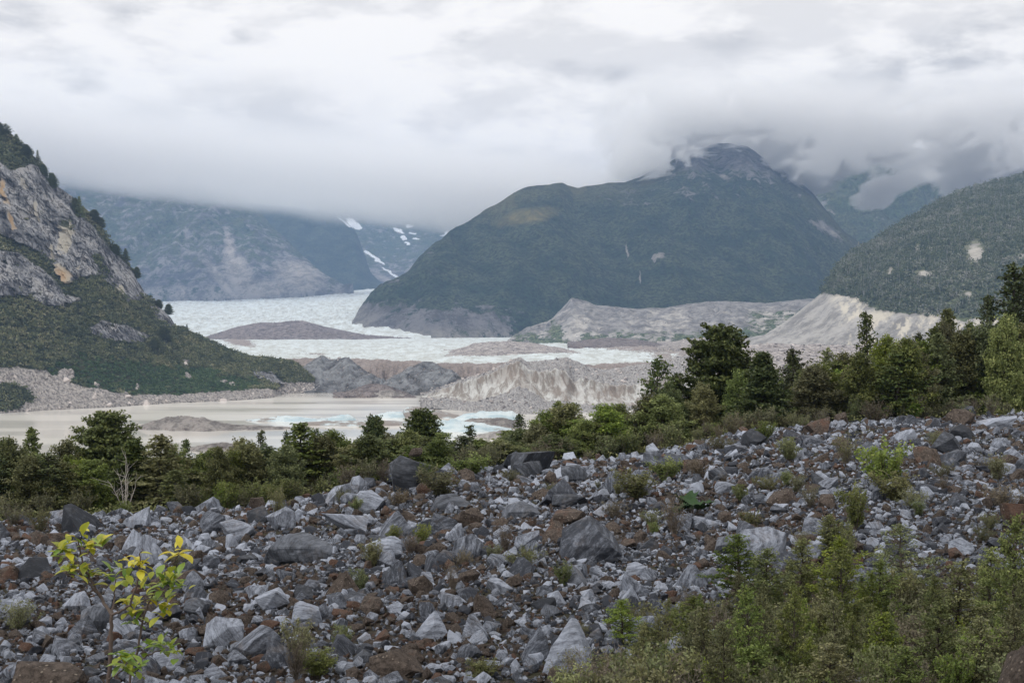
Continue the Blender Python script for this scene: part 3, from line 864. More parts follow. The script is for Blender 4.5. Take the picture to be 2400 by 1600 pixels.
# ---- leaves as many small rhombi
def rhombi(C, size, rs, up=0.5, aspect=1.6):
    """C: (N,3) centres, size: (N,), returns vertices (4N,3) and quads"""
    n = len(C)
    nrm = rs.normal(size=(n, 3)) * (1 - up) ; nrm[:, 2] += up * 1.6
    nrm /= np.linalg.norm(nrm, axis=1)[:, None]
    a = rs.normal(size=(n, 3)); a -= (a * nrm).sum(1)[:, None] * nrm; a /= np.linalg.norm(a, axis=1)[:, None]
    b = np.cross(nrm, a)
    s = np.asarray(size)[:, None]
    V = np.stack([C + a * s * aspect * .5, C + b * s * .5, C - a * s * aspect * .5, C - b * s * .5], 1).reshape(-1, 3)
    return V, np.arange(4 * n).reshape(-1, 4)


def leaf_mat(name, a, b, c2, trans=0.25):
    m, t = new_mat(name)
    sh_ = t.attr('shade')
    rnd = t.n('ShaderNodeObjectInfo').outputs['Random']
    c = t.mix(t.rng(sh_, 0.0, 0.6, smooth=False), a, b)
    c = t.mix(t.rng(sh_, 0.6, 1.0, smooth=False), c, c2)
    hs = t.n('ShaderNodeHueSaturation')
    t.put(hs.inputs['Hue'], t.rng(rnd, 0, 1, 0.482, 0.512, False))
    t.put(hs.inputs['Saturation'], t.rng(t.math('FRACT', t.math('MULTIPLY', rnd, 7.3)), 0, 1, 0.78, 1.08, False))
    t.put(hs.inputs['Value'], t.rng(t.math('FRACT', t.math('MULTIPLY', rnd, 13.7)), 0, 1, 0.7, 1.45, False))
    t.put(hs.inputs['Color'], c)
    b_ = t.n('ShaderNodeBsdfPrincipled'); t.put(b_.inputs['Base Color'], hs.outputs[0])
    b_.inputs['Roughness'].default_value = 0.6; b_.inputs['Specular IOR Level'].default_value = 0.25
    tr = t.n('ShaderNodeBsdfTranslucent'); t.put(tr.inputs[0], hs.outputs[0])
    mx = t.n('ShaderNodeMixShader'); mx.inputs[0].default_value = trans
    t.put(mx.inputs[1], b_.outputs[0]); t.put(mx.inputs[2], tr.outputs[0])
    t.put(t.n('ShaderNodeOutputMaterial').inputs[0], mx.outputs[0])
    return m


m_scrub = leaf_mat("scrub_leaves", (0.045, 0.065, 0.026), (0.13, 0.15, 0.06), (0.25, 0.235, 0.12))
m_fern = leaf_mat("bright_scrub_leaves", (0.05, 0.095, 0.036), (0.10, 0.165, 0.062), (0.17, 0.215, 0.09))


def bush_cloud(C, rad, rs, per, leaf, hgt=0.8):
    """leaf clumps spread through low domes centred on C"""
    n = len(C)
    d = rs.normal(size=(n, per, 3)); d /= np.linalg.norm(d, axis=2)[..., None]
    d[..., 2] = np.abs(d[..., 2])
    r = rad[:, None] * (0.55 + 0.45 * rs.rand(n, per)) * (1 + 0.35 * np.sin(d[..., 0] * 5 + C[:, :1]) * np.cos(d[..., 1] * 4 + C[:, 1:2]))
    Q = C[:, None, :] + d * r[..., None] * np.array([1, 1, hgt])
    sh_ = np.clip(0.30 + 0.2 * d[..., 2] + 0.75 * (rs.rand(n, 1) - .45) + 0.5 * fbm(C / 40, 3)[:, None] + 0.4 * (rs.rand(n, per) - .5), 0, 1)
    V, F = rhombi(Q.reshape(-1, 3), (leaf * (0.7 + 0.6 * rs.rand(n, per))).ravel(), rs, 0.35, 1.3)
    return V, F, np.repeat(sh_.ravel(), 4)


rs = np.random.RandomState(5)
fc = CV[: 460].reshape(-1, 3)
nfc = len(fc)
dX, dY = to_pix(fc)
free = np.where((CA['cliff'][:nfc] < 0.3) & (CA['shore'][:nfc] < 0.3) & (dX > -60))[0]
pick = rs.choice(free, 8200, replace=False)
green_zone = [(100, 880), (130, 842), (200, 838), (330, 850), (430, 860), (560, 880), (630, 905), (560, 925), (420, 930), (250, 925), (185, 900)]
wz = fbm(fc[pick] / 18, 4) * 42
isg = inside(dX[pick] + wz, dY[pick] + wz, green_zone)
for nm, sel, mat, rad0, rad1, leaf, lab in (("hillside_scrub", pick[~isg], m_scrub, 2.0, 5.2, 1.25, "dark olive scrub and low trees covering the rocky hill"),
                                            ("hillside_scrub", pick[isg], m_fern, 1.3, 3.0, 1.0, "brighter green low scrub along the foot of the rocky hill")):
    C = fc[sel]; rad = rad0 + (rad1 - rad0) * rs.rand(len(sel)) ** 2
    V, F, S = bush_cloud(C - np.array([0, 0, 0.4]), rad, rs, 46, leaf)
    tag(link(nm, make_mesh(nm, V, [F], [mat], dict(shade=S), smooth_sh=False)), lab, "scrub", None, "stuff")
# scattered moss and bushes on ledges
ledge = np.where((CA['cliff'][:nfc] > 0.3) & (fbm(fc / 30 + 21, 4, 0.6) > 0.27) & (dX > -40))[0]
ledge = rs.choice(ledge, min(240, len(ledge)), replace=False)
V, F, S = bush_cloud(fc[ledge], 1.0 + 1.6 * rs.rand(len(ledge)), rs, 40, 0.9)
tag(link("ledge_scrub", make_mesh("ledge_scrub", V, [F], [m_scrub], dict(shade=S), smooth_sh=False)), "thin scrub clinging to ledges of the cliff", "scrub", None, "stuff")

# forest on the right hill: leafy crowns, too many to count
rf = RH_V[:300].reshape(-1, 3)
hx, hy = to_pix(rf)
line = interp([(1900, 690), (1940, 690), (2000, 700), (2060, 728), (2130, 738), (2200, 742), (2600, 760)], hx)
ok = np.where((hy < line - 2 + 10 * fbm(rf / 40, 3)) & (hx < 2450) & (hx > 1900))[0]
bare = np.zeros(len(rf), bool)
for b in ((2285, 590, 26, 30, 10), (2165, 642, 24, 9, 0), (2085, 635, 8, 16, 0), (2150, 582, 6, 16, 0), (2360, 580, 6, 10, 0), (2270, 690, 14, 10, 0), (2390, 600, 12, 8, 0)):
    bare |= blob(hx, hy, *b) > 0.35
ok = ok[~bare[ok]]
ok = rs.choice(ok, 9000)
C = rf[ok] + rs.normal(size=(len(ok), 3)) * np.array([3, 3, 0.2])
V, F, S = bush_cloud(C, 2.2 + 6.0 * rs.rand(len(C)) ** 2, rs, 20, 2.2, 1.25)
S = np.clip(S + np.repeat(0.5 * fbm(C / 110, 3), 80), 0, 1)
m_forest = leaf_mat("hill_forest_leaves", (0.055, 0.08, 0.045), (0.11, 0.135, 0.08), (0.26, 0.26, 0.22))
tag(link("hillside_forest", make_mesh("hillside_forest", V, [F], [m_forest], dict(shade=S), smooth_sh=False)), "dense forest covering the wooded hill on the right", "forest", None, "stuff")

# bleached standing trunks among the trees of the right hill
ok2 = rs.choice(ok, 900)
C = rf[ok2] + np.array([0, -2.5, 2.0]); n_ = len(C); h_ = 5 + 7 * rs.rand(n_); w_ = 0.35; lean_ = rs.normal(size=n_) * .8
Vt = np.stack([C + np.stack([np.full(n_, sx_ * w_) + lean_ * t_, np.full(n_, sy_ * w_), h_ * t_], -1) * np.array([1, 1, 1]) for t_ in (0, 1) for sx_, sy_ in ((-1, -1), (1, -1), (1, 1), (-1, 1))], 1)
Vt[:, 4:, :2] = Vt[:, 4:, :2] * .3 + Vt[:, 4:, :2].mean(1, keepdims=True) * .7
fq = np.array([(0, 1, 5, 4), (1, 2, 6, 5), (2, 3, 7, 6), (3, 0, 4, 7)])
m_snag, t = new_mat("grey_snag"); finish(t, (0.24, 0.24, 0.225), 0.9)
tag(link("dead_trunks", make_mesh("dead_trunks", Vt.reshape(-1, 3), [(fq[None] + np.arange(n_)[:, None, None] * 8).reshape(-1, 4)], [m_snag], smooth_sh=False)), "countless pale dead trunks standing in the forest of the wooded hill", "dead trees", None, "stuff")

# ------------------------------------------------------------------ near ground: moraine slope, rock field, ground behind its crest
CT = [(-700, .172), (0, .1625), (300, .158), (600, .150), (800, .139), (1000, .128), (1200, .116), (1500, .109), (1700, .098), (1850, .088), (2100, .082), (2400, .079), (3200, .07)]
CD = [(-700, 60), (0, 64), (300, 66), (700, 68), (1000, 72), (1500, 78), (1900, 84), (2400, 88), (3200, 90)]


def G(x, y):
    x = np.asarray(x, float); y = np.asarray(y, float)
    d = np.maximum(y, 0.0)
    px = np.clip(1200 + FPX * x / np.maximum(y, 12.0), -700, 3200)
    ct, cd = sinterp(CT, px, 60), sinterp(CD, px, 60)
    z1 = -1.75 - 4.1 * (np.minimum(d, 20) / 20) ** 0.8
    zc = -ct * cd
    f = np.clip((d - 20) / (cd - 20), 0, 1)
    z = z1 + (zc - z1) * f
    p = np.stack([x / 10, y / 10, x * 0], -1)
    z = z + 0.62 * perlin(p) * smooth(d, 18, 40) * (1 - smooth(d, 300, 500)) + 0.12 * perlin(p * 4) * smooth(d, 15, 25) * (1 - smooth(d, 150, 300))
    z = z - np.maximum(d - cd, 0) * 0.136 - 0.9 * smooth(d - cd, 0, 6)
    return np.maximum(z, -86.0)


def hit(px, py, lo=16.0, hi=140.0):
    """distance at which the ray through a pixel meets the ground"""
    ds = np.linspace(lo, hi, 900)
    p = P(px, py, ds)
    below = p[:, 2] <= G(p[:, 0], p[:, 1])
    i = int(np.argmax(below)) if below.any() else len(ds) - 1
    return float(ds[i])


m_gravel, t = new_mat("brown_gravel")
co = t.n('ShaderNodeTexCoord').outputs['Object']
n1 = t.noise(9.0, co, 6, 0.75); n2 = t.noise(0.5, co, 4, 0.6)
c = t.mix(t.rng(n1, 0.35, 0.7), (0.022, 0.018, 0.016), (0.085, 0.07, 0.063))
c = t.mix(t.rng(n2, 0.4, 0.65, 0, 0.5), c, (0.055, 0.06, 0.03))
finish(t, c, 0.95, t.bump(n1, 1.0, 0.06), 0.1)
yy = np.concatenate([np.linspace(-60, 14, 20), np.linspace(15, 100, 220), np.linspace(102, 200, 50), np.linspace(210, 690, 40)])
sx = np.sinh(np.linspace(-3.2, 3.2, 240)) / math.sinh(3.2)
GX = sx[None, :] * (70 + np.maximum(yy, 0)[:, None] * 1.1); GY = np.repeat(yy[:, None], len(sx), 1)
V = np.stack([GX, GY, G(GX, GY)], -1).reshape(-1, 3)
tag(link("ground", make_mesh("ground", V, [grid_faces(len(yy), len(sx))], [m_gravel])), "brown gravel of the moraine under the rocks", "ground", None, "structure")


# ------------------------------------------------------------------ rocks
def rock_mat(name, inst, brown, fix=None):
    m, t = new_mat(name)
    oi = t.n('ShaderNodeObjectInfo').outputs['Random']
    if inst:
        base = t.n('ShaderNodeTexCoord').outputs['Object']
        off = t.n('ShaderNodeCombineXYZ'); t.put(off.inputs[0], t.math('MULTIPLY', oi, 37.0)); t.put(off.inputs[1], t.math('MULTIPLY', oi, 91.0))
        co = t.vmath('ADD', base, off.outputs[0]); tint = t.math('ADD', 0.20, t.math('MULTIPLY', t.math('FRACT', t.math('MULTIPLY', oi, 5.77)), 0.55)) if fix is None else t.math('ADD', fix, t.math('MULTIPLY', oi, 0.15))
    else:
        co = t.attr('rco', 'Vector'); tint = t.attr('tint')
    if not brown:
        wob = t.n('ShaderNodeTexNoise'); wob.inputs['Scale'].default_value = 1.1; wob.inputs['Detail'].default_value = 3.0; t.put(wob.inputs['Vector'], co)
        vr = t.n('ShaderNodeVectorRotate', rotation_type='EULER_XYZ'); t.put(vr.inputs['Vector'], co)
        er = t.n('ShaderNodeCombineXYZ'); t.put(er.inputs[0], t.math('MULTIPLY', tint, 9.0)); t.put(er.inputs[1], t.math('MULTIPLY', tint, 23.0)); t.put(vr.inputs['Rotation'], er.outputs[0])
        cw = t.vmath('ADD', vr.outputs[0], t.vmath('MULTIPLY', t.vmath('SUBTRACT', wob.outputs[1], (0.5, 0.5, 0.5)), (0.35, 0.35, 0.35)))
        st = t.noise(3.2, t.scale(cw, (3.4, 0.9, 0.45)), 8, 0.78)
        gr = t.noise(14.0, co, 5, 0.75)
        bigp = t.noise(1.3, co, 4, 0.6)
        f = t.math('ADD', t.math('MULTIPLY', st, 1.15), t.math('MULTIPLY', t.math('SUBTRACT', tint, 0.55), 0.55))
        f = t.math('ADD', f, t.math('MULTIPLY', t.math('SUBTRACT', gr, 0.5), 0.35))
        c = t.mix(t.rng(f, 0.36, 0.90), (0.030, 0.035, 0.048), (0.38, 0.42, 0.51))
        c = t.mix(t.rng(bigp, 0.55, 0.7, 0, 0.35), c, (0.17, 0.145, 0.13))
        c = t.mix(t.rng(t.noise(2.2, co, 6, 0.7), 0.64, 0.72, 0, 0.5), c, (0.14, 0.095, 0.075))
        h = t.math('ADD', st, gr)
        nrm = t.bump(h, 0.7, 0.05)
        finish(t, c, 0.72, nrm, 0.35)
    else:
        gr = t.noise(10.0, co, 7, 0.8); cl = t.noise(2.0, co, 4, 0.6)
        vor = t.n('ShaderNodeTexVoronoi'); vor.inputs['Scale'].default_value = 9.0; t.put(vor.inputs['Vector'], co)
        chips = t.rng(t.math('ADD', vor.outputs['Distance'], t.math('MULTIPLY', t.math('SUBTRACT', gr, 0.5), 0.5)), 0.10, 0.22, 1.0, 0.0)
        c = t.mix(t.rng(gr, 0.35, 0.65), (0.038, 0.031, 0.027), (0.135, 0.11, 0.095))
        c = t.mix(t.rng(t.math('ADD', tint, t.math('MULTIPLY', t.math('SUBTRACT', cl, 0.5), 1.5)), 0.62, 0.98, 0, 0.5), c, (0.155, 0.080, 0.055))
        c = t.mix(t.math('MULTIPLY', chips, 0.7), c, (0.34, 0.29, 0.24))
        finish(t, c, 0.9, t.bump(t.math('SUBTRACT', gr, t.math('MULTIPLY', chips, -0.4)), 1.0, 0.06), 0.15)
    return m


m_rg, m_rb = rock_mat("grey_rock_field", False, False), rock_mat("brown_rock_field", False, True)
m_pale = rock_mat("pale_boulder", True, False, 0.62)
m_rgi, m_rbi = rock_mat("grey_boulder", True, False), rock_mat("brown_boulder", True, True)


def hull(pts, cuts=0, bevel=0.0):
    bm = bmesh.new()
    for p in pts: bm.verts.new([float(a) for a in p])
    r = bmesh.ops.convex_hull(bm, input=bm.verts)
    bmesh.ops.delete(bm, geom=[g for g in set(r['geom_interior'] + r['geom_unused']) if isinstance(g, bmesh.types.BMVert)], context='VERTS')
    if bevel:
        bmesh.ops.dissolve_limit(bm, angle_limit=R(9), verts=bm.verts, edges=bm.edges)
        bmesh.ops.bevel(bm, geom=list(bm.edges), offset=bevel, segments=1, affect='EDGES', profile=0.5, clamp_overlap=True)
    bmesh.ops.triangulate(bm, faces=bm.faces)
    if cuts:
        bmesh.ops.subdivide_edges(bm, edges=bm.edges, cuts=cuts, use_grid_fill=True)
        bmesh.ops.triangulate(bm, faces=bm.faces)
    bm.verts.index_update()
    V = np.array([v.co[:] for v in bm.verts]); F = np.array([[v.index for v in f.verts] for f in bm.faces])
    bm.free()
    return V, F


def rock_pts(rs, n, box=0.55, flat=(1.0, 0.8, 0.62)):
    p = rs.normal(size=(n, 3)); p /= np.linalg.norm(p, axis=1)[:, None]
    q = p / np.abs(p).max(1)[:, None]
    p = p * (1 - box) + q * box * 0.82
    p *= 0.85 + 0.25 * rs.rand(n, 1)
    return p * np.array(flat) * 0.55


def fine_rock(rs, pts, rough=0.02, cuts=4, bevel=0.015):
    V, F = hull(pts, cuts, bevel)
    o = rs.rand(3) * 50
    n = fbm(V * 2.2 + o, 5, 0.6, ridged=True); n2 = fbm(V * 9.0 + o, 4, 0.6)
    c = V / np.maximum(np.linalg.norm(V, axis=1)[:, None], 1e-6)
    return V + c * (n[:, None] * rough * 2.4 + n2[:, None] * rough * .6), F


rr = np.random.RandomState(11)
LOW = []
for k in range(26):
    fl = (1.0, 0.65 + 0.35 * rr.rand(), 0.45 + 0.45 * rr.rand())
    LOW.append(hull(rock_pts(rr, int(rr.randint(8, 13)), rr.uniform(0.5, 0.95), fl)))
MED = []
for k in range(14):
    fl = (1.0, 0.65 + 0.35 * rr.rand(), 0.5 + 0.4 * rr.rand())
    MED.append(fine_rock(rr, rock_pts(rr, int(rr.randint(9, 15)), rr.uniform(0.5, 0.95), fl), 0.016, 1, 0.02))


def rot_mats(rs, n, tilt=0.5):
    """random spin about z with a random lean"""
    a = rs.rand(n) * 2 * math.pi; ax = rs.rand(n) * 2 * math.pi; th = rs.normal(size=n) * tilt
    ca, sa = np.cos(a), np.sin(a)
    Z = np.zeros((n, 3, 3)); Z[:, 0, 0] = ca; Z[:, 0, 1] = -sa; Z[:, 1, 0] = sa; Z[:, 1, 1] = ca; Z[:, 2, 2] = 1
    u = np.stack([np.cos(ax), np.sin(ax), np.zeros(n)], -1)
    K = np.zeros((n, 3, 3)); K[:, 0, 2] = u[:, 1]; K[:, 1, 2] = -u[:, 0]; K[:, 2, 0] = -u[:, 1]; K[:, 2, 1] = u[:, 0]
    I = np.eye(3)[None]
    Rm = I + np.sin(th)[:, None, None] * K + (1 - np.cos(th))[:, None, None] * (K @ K)
    return Rm @ Z


def scatter_mesh(name, protos, C, S, mats, brown, rs, tilt=0.5, smooth_sh=False, tint=None):
    n = len(C)
    which = rs.randint(len(protos), size=n)
    Rm = rot_mats(rs, n, tilt)
    tint = rs.rand(n) if tint is None else tint
    VV, FF, RC, TI, MI = [], [], [], [], []
    off = 0
    for k, (pv, pf) in enumerate(protos):
        idx = np.where(which == k)[0]
        if not len(idx): continue
        v = np.einsum('nij,vj->nvi', Rm[idx], pv) * S[idx][:, None, None] + C[idx][:, None, :]
        VV.append(v.reshape(-1, 3))
        FF.append((pf[None] + (np.arange(len(idx)) * len(pv))[:, None, None]).reshape(-1, 3) + off)
        off += len(idx) * len(pv)
        RC.append((pv[None] + rs.rand(len(idx), 1, 3) * 60).reshape(-1, 3))
        TI.append(np.repeat(tint[idx], len(pv))); MI.append(np.repeat(brown[idx], len(pf)))
    return make_mesh(name, np.concatenate(VV), [np.concatenate(FF)], mats, dict(rco=np.concatenate(RC), tint=np.concatenate(TI)), np.concatenate(MI).astype(int), smooth_sh)


# hero boulders: (px, py of foot, width px, height px, shape, material, yaw, label)
HERO = [(345, 1322, 78, 68, 'pyramid', 'g', 0.3, "pale grey pyramid shaped boulder behind the yellow leaved sapling"),
        (1385, 1318, 150, 105, 'wedge', 'g', 0.2, "huge tilted grey boulder with an undercut right end in mid field"),
        (1330, 1590, 135, 135, 'shark', 'g', 0.0, "tall pale fin shaped boulder at the bottom edge"),
        (985, 1150, 150, 84, 'dome', 'd', 0.1, "big dark domed boulder among bushes with a small rock on top"),
        (1250, 1112, 105, 50, 'block', 'd', -.2, "long dark boulder at the crest beside the bushes"),
        (1205, 1100, 55, 42, 'dome', 'd', .8, "rounded dark boulder touching the long boulder on the crest"),
        (1240, 1118, 75, 36, 'block', 'd', .5, "dark angular boulder in front of the long crest boulder"),
        (705, 1325, 170, 75, 'slab', 'd', -.15, "very wide dark striped slab left of centre"),
        (805, 1250, 115, 44, 'slab', 'g', 0.05, "flat topped pale striped boulder above the wide dark slab"),
        (930, 1262, 95, 65, 'pyramid', 'g', .9, "grey peaked boulder above right of the wide dark slab"),
        (110, 1625, 175, 60, 'block', 'b', 0.05, "large brown block filling the bottom left corner"),
        (2395, 1640, 150, 130, 'dome', 'b', .4, "rough brown boulder cut by the bottom right corner"),
        (1720, 1305, 95, 50, 'block', 'd', .2, "dark angular boulder above the thicket of saplings"),
        (2215, 1062, 72, 48, 'dome', 'd', .6, "dark rounded boulder on the right part of the crest"),
        (2385, 1230, 100, 50, 'dome', 'b', .3, "reddish brown boulder at the right edge of the picture"),
        (1790, 1330, 120, 90, 'dome', 'g', .5, "pale grey boulder half hidden behind the thicket saplings"),
        (635, 1435, 82, 52, 'block', 'g', .3, "blocky pale boulder with dark streaked front left of centre"),
        (500, 1252, 62, 54, 'dome', 'g', .2, "egg shaped grey boulder on the left part of the crest"),
        (560, 1265, 85, 42, 'block', 'g', -.3, "pale square edged boulder right of the egg shaped one"),
        (225, 1480, 75, 65, 'dome', 'd', .1, "dark rounded boulder beside the sapling stem"),
        (30, 1445, 85, 42, 'slab', 'g', .1, "banded pale slab at the left edge"),
        (610, 1540, 110, 70, 'dome', 'g', .9, "broad grey boulder low in the left half"),
        (520, 1520, 95, 75, 'dome', 'g', .4, "pale triangular faced boulder near the bottom left of centre"),
        (720, 1470, 80, 62, 'dome', 'g', 1.1, "light grey boulder with a white top below the blocky one"),
        (1255, 1545, 75, 75, 'shark', 'g', .4, "leaning grey boulder left of the tall fin shaped one"),
        (1100, 1310, 85, 55, 'wedge', 'g', .5, "wedge shaped boulder left of the huge tilted one"),
        (900, 1320, 90, 62, 'dome', 'g', .6, "smooth pale boulder right of the wide dark slab"),
        (1235, 1290, 62, 42, 'dome', 'g', .2, "grey boulder just left of the huge tilted one"),
        (1100, 1240, 70, 50, 'dome', 'b', .2, "rounded brown boulder behind the mid field"),
        (1330, 1235, 95, 42, 'block', 'b', .2, "brown lumpy boulder above the huge tilted one"),
        (1060, 1195, 100, 36, 'wedge', 'd', -.2, "dark slanting boulder below the crest"),
        (1220, 1215, 95, 36, 'wedge', 'd', .3, "long dark boulder pointing down to the right"),
        (1340, 1190, 90, 26, 'slab', 'd', .0, "low dark slab on the middle of the slope"),
        (1345, 1130, 62, 42, 'dome', 'd', .3, "dark boulder right of the long crest boulder"),
        (1010, 1500, 85, 62, 'shark', 'g', .9, "pale sharp edged boulder low in the middle"),
        (930, 1590, 130, 60, 'wedge', 'b', .4, "brown wedge boulder at the bottom middle"),
        (1510, 1500, 62, 55, 'dome', 'g', .1, "pale boulder at the left end of the thicket"),
        (1600, 1560, 100, 60, 'dome', 'g', .9, "light grey boulder half buried in the thicket"),
        (2060, 1175, 45, 32, 'dome', 'g', .4, "small dark boulder left of the tall shrub"),
        (2340, 1010, 90, 36, 'slab', 'g', .1, "pale grey slab at the right end of the crest"),
        (1630, 1110, 70, 34, 'block', 'b', .5, "brown block at the crest left of the dark trees"),
        (980, 1108, 30, 20, 'block', 'b', .1, None)]
SH = {}


def shape_pts(kind, rs):
    if kind == 'pyramid':
        return np.array([(-.5, -.4, -.3), (.5, -.42, -.3), (.55, .35, -.3), (-.5, .4, -.3), (-.05, -.05, .72), (.1, .1, .70), (-.46, -.36, .0), (.36, -.4, .15), (.5, .2, 0), (-.2, .3, .35)]) + rs.normal(size=(10, 3)) * .03
    if kind == 'shark':
        return np.array([(-.55, -.3, -.3), (.45, -.45, -.3), (.5, .35, -.3), (-.45, .4, -.3), (.08, 0, .95), (.18, .08, .9), (.34, -.3, .3), (.42, .1, .35), (-.3, -.15, .35), (.0, .3, .5), (-.05, -.3, .45)]) + rs.normal(size=(11, 3)) * .02
    if kind == 'wedge':
        return np.array([(-.5, -.25, -.2), (-.5, .3, -.2), (-.2, -.35, -.25), (.5, -.3, -.02), (.52, .25, .0), (.2, .35, -.25), (-.12, -.1, .62), (.05, .1, .6), (-.42, 0, .42), (.35, .1, .3), (.25, -.35, .12), (-.35, -.3, .15)]) + rs.normal(size=(12, 3)) * .025
    if kind == 'slab':
        p = rock_pts(rs, 14, .85, (1, .6, .42)); return p
    if kind == 'block':
        p = rock_pts(rs, 13, .95, (1, .75, .6)); return p
    p = rock_pts(rs, 17, .5, (1, .85, .75)); return p


taken = []          # (x, y, radius) of boulders already standing
boulders = []
m_rgi_dark = rock_mat("dark_boulder", True, False)
nt = m_rgi_dark.node_tree
for nd in nt.nodes:
    if nd.type == 'MIX' and abs(nd.inputs[7].default_value[0] - 0.38) < 1e-3:
        nd.inputs[7].default_value = (0.19, 0.21, 0.255, 1); nd.inputs[6].default_value = (0.025, 0.029, 0.038, 1)
hr = np.random.RandomState(31)
for i, (px, py, wpx, hpx, kind, mt, yaw, lab) in enumerate(HERO):
    if lab is None:
        continue
    d = hit(px, py, 8, 95)
    if 'corner' in lab and px > 2000: d, px, wpx, hpx = 12.0, 2432, 215, 340
    Vp, Fp = fine_rock(hr, shape_pts(kind, hr), 0.015, 5, 0.012)
    Vp = Vp - np.array([0, 0, Vp[:, 2].min()])
    ex = Vp.max(0) - Vp.min(0)
    wm, hm = wpx / FPX * d, hpx / FPX * d * 1.12
    c, s = math.cos(yaw * .5), math.sin(yaw * .5)
    Vp = Vp * np.array([wm / ex[0], wm * (0.75 if kind != 'slab' else .5) / ex[1], hm / ex[2]])
    Vp = Vp @ np.array([[c, s, 0], [-s, c, 0], [0, 0, 1]])
    p = P(px, py, d + wm * 0.3)
    x, y = p[0], p[1]
    z = float(G(x, y)) - 0.12 * hm
    me = make_mesh("boulder", Vp, [Fp], [dict(g=m_pale if ('pale' in lab or 'light' in lab or 'white' in lab) else m_rgi, d=m_rgi_dark, b=m_rbi)[mt]], smooth_sh=False)
    # object coordinates in metres are too fine for the striped pattern of large stones: keep unit scale through the object scale
    me.transform(Matrix.Scale(1 / wm, 4))
    o = link("boulder", me, None, (x, y, z)); o.scale = (wm, wm, wm)
    tag(o, lab, "boulder")
    taken.append((x, y, wm * 0.5)); boulders.append((o, px, py, lab))
    if i == 3:
        top = (x, y - 0.15, z + hm * 0.93)
# the small rock on the dark domed boulder
Vp, Fp = fine_rock(hr, shape_pts('block', hr), 0.02, 2, 0.04)
Vp[:, 2] -= Vp[:, 2].min()
o = link("rock", make_mesh("rock", Vp, [Fp], [m_rbi], smooth_sh=False), None, (top[0] - .2, top[1], top[2])); o.scale = (.75, .6, .75)
tag(o, "small brown rock lying on top of the dark domed boulder", "rock")

# random rocks of the field
fr = np.random.RandomState(77)


def field_points(n, dmin, dmax, margin=330):
    u = fr.rand(n); d = np.sqrt(dmin ** 2 + u * (dmax ** 2 - dmin ** 2))
    px = fr.uniform(-margin, 2400 + margin, n)
    return (px - 1200) / FPX * d, d, px


def crest_d(px):
    return sinterp(CD, px, 60)


RX, RY, RS = [], [], []
for n, lo, hi, dmin, dmax in ((320, .75, 1.7, 24, 92), (3900, .34, .75, 17, 92), (40000, .17, .38, 16, 92), (76000, .07, .17, 15, 48), (56000, .10, .19, 46, 92)):
    x, y, px = field_points(n, dmin, dmax)
    s = lo * (hi / lo) ** (fr.rand(n) ** 1.35)
    s = np.minimum(s, 58.0 * y / FPX * (0.8 + 0.5 * fr.rand(n)))
    keep = y < crest_d(px) + 2.5 + 2.0 * perlin(np.stack([px / 60, px * 0, px * 0], -1))
    RX.append(x[keep]); RY.append(y[keep]); RS.append(s[keep])
RX, RY, RS = map(np.concatenate, (RX, RY, RS))
order = np.argsort(-RS)
cells = {}
tk = [(a, b, c) for a, b, c in taken]
for a, b, c in tk:
    for ix in range(int((a - c) // 2), int((a + c) // 2) + 1):
        for iy in range(int((b - c) // 2), int((b + c) // 2) + 1):
            cells.setdefault((ix, iy), []).append((a, b, c * 0.85))
keep = []
for i in order:
    x, y, s = RX[i], RY[i], RS[i]
    r = s * 0.5
    if s > 0.24:
        bad = False
        ci, cj = int(x // 2), int(y // 2)
        for ix in (ci - 1, ci, ci + 1):
            for iy in (cj - 1, cj, cj + 1):
                for (a, b, c) in cells.get((ix, iy), ()):
                    if (x - a) ** 2 + (y - b) ** 2 < ((c + r) * 0.66) ** 2:
                        bad = True; break
                if bad: break
            if bad: break
        if bad: continue
        cells.setdefault((ci, cj), []).append((x, y, r))
    else:
        bad = False
        for (a, b, c) in cells.get((int(x // 2), int(y // 2)), ()):
            if (x - a) ** 2 + (y - b) ** 2 < (c * 0.7) ** 2:
                bad = True; break
        if bad: continue
    keep.append(i)
RX, RY, RS = RX[keep], RY[keep], RS[keep]
RZ = G(RX, RY) + RS * 0.16
patch = fbm(np.stack([RX / 5, RY / 8, RX * 0], -1), 3)
brown = (fr.rand(len(RX)) < np.clip(0.30 + 0.6 * patch + 0.12 * (RS < .2), 0.06, 0.85)) & ~((fr.rand(len(RX)) < 0.3) & (RS > .4))
vis = RS / RY
vis[RS < .3] *= 0.6
pxr, pyr = to_pix(np.stack([RX, RY, RZ], -1))
RS0 = RS
inview = (pxr > -20) & (pxr < 2420) & (pyr < 1610)
thick = (pxr > 1500 + 60 * np.sin(pyr / 40)) & (pyr > 1400)     # hidden by saplings: never one of the individual ones
rank = np.argsort(-(vis * inview * ~thick))
big = rank[:300 - len(boulders) - 4]
ismall = np.ones(len(RX), bool); ismall[big] = False
print("rocks", len(RX))
far_s = np.where(ismall)[0]
C = np.stack([RX, RY, RZ], -1)
mid_i = far_s[(vis[far_s] > np.quantile(vis, 0.90))]
low_i = np.setdiff1d(far_s, mid_i)
tag(link("scattered_rocks", scatter_mesh("scattered_rocks", LOW, C[low_i], RS[low_i], [m_rg, m_rb], brown[low_i], fr, 0.9)), "countless small grey and brown stones of the moraine", "rocks", None, "stuff")
tag(link("scattered_rocks", scatter_mesh("scattered_rocks", MED, C[mid_i], RS[mid_i], [m_rg, m_rb], brown[mid_i], fr, 0.8)), "middling grey and brown rocks filling the gaps between boulders", "rocks", None, "stuff")

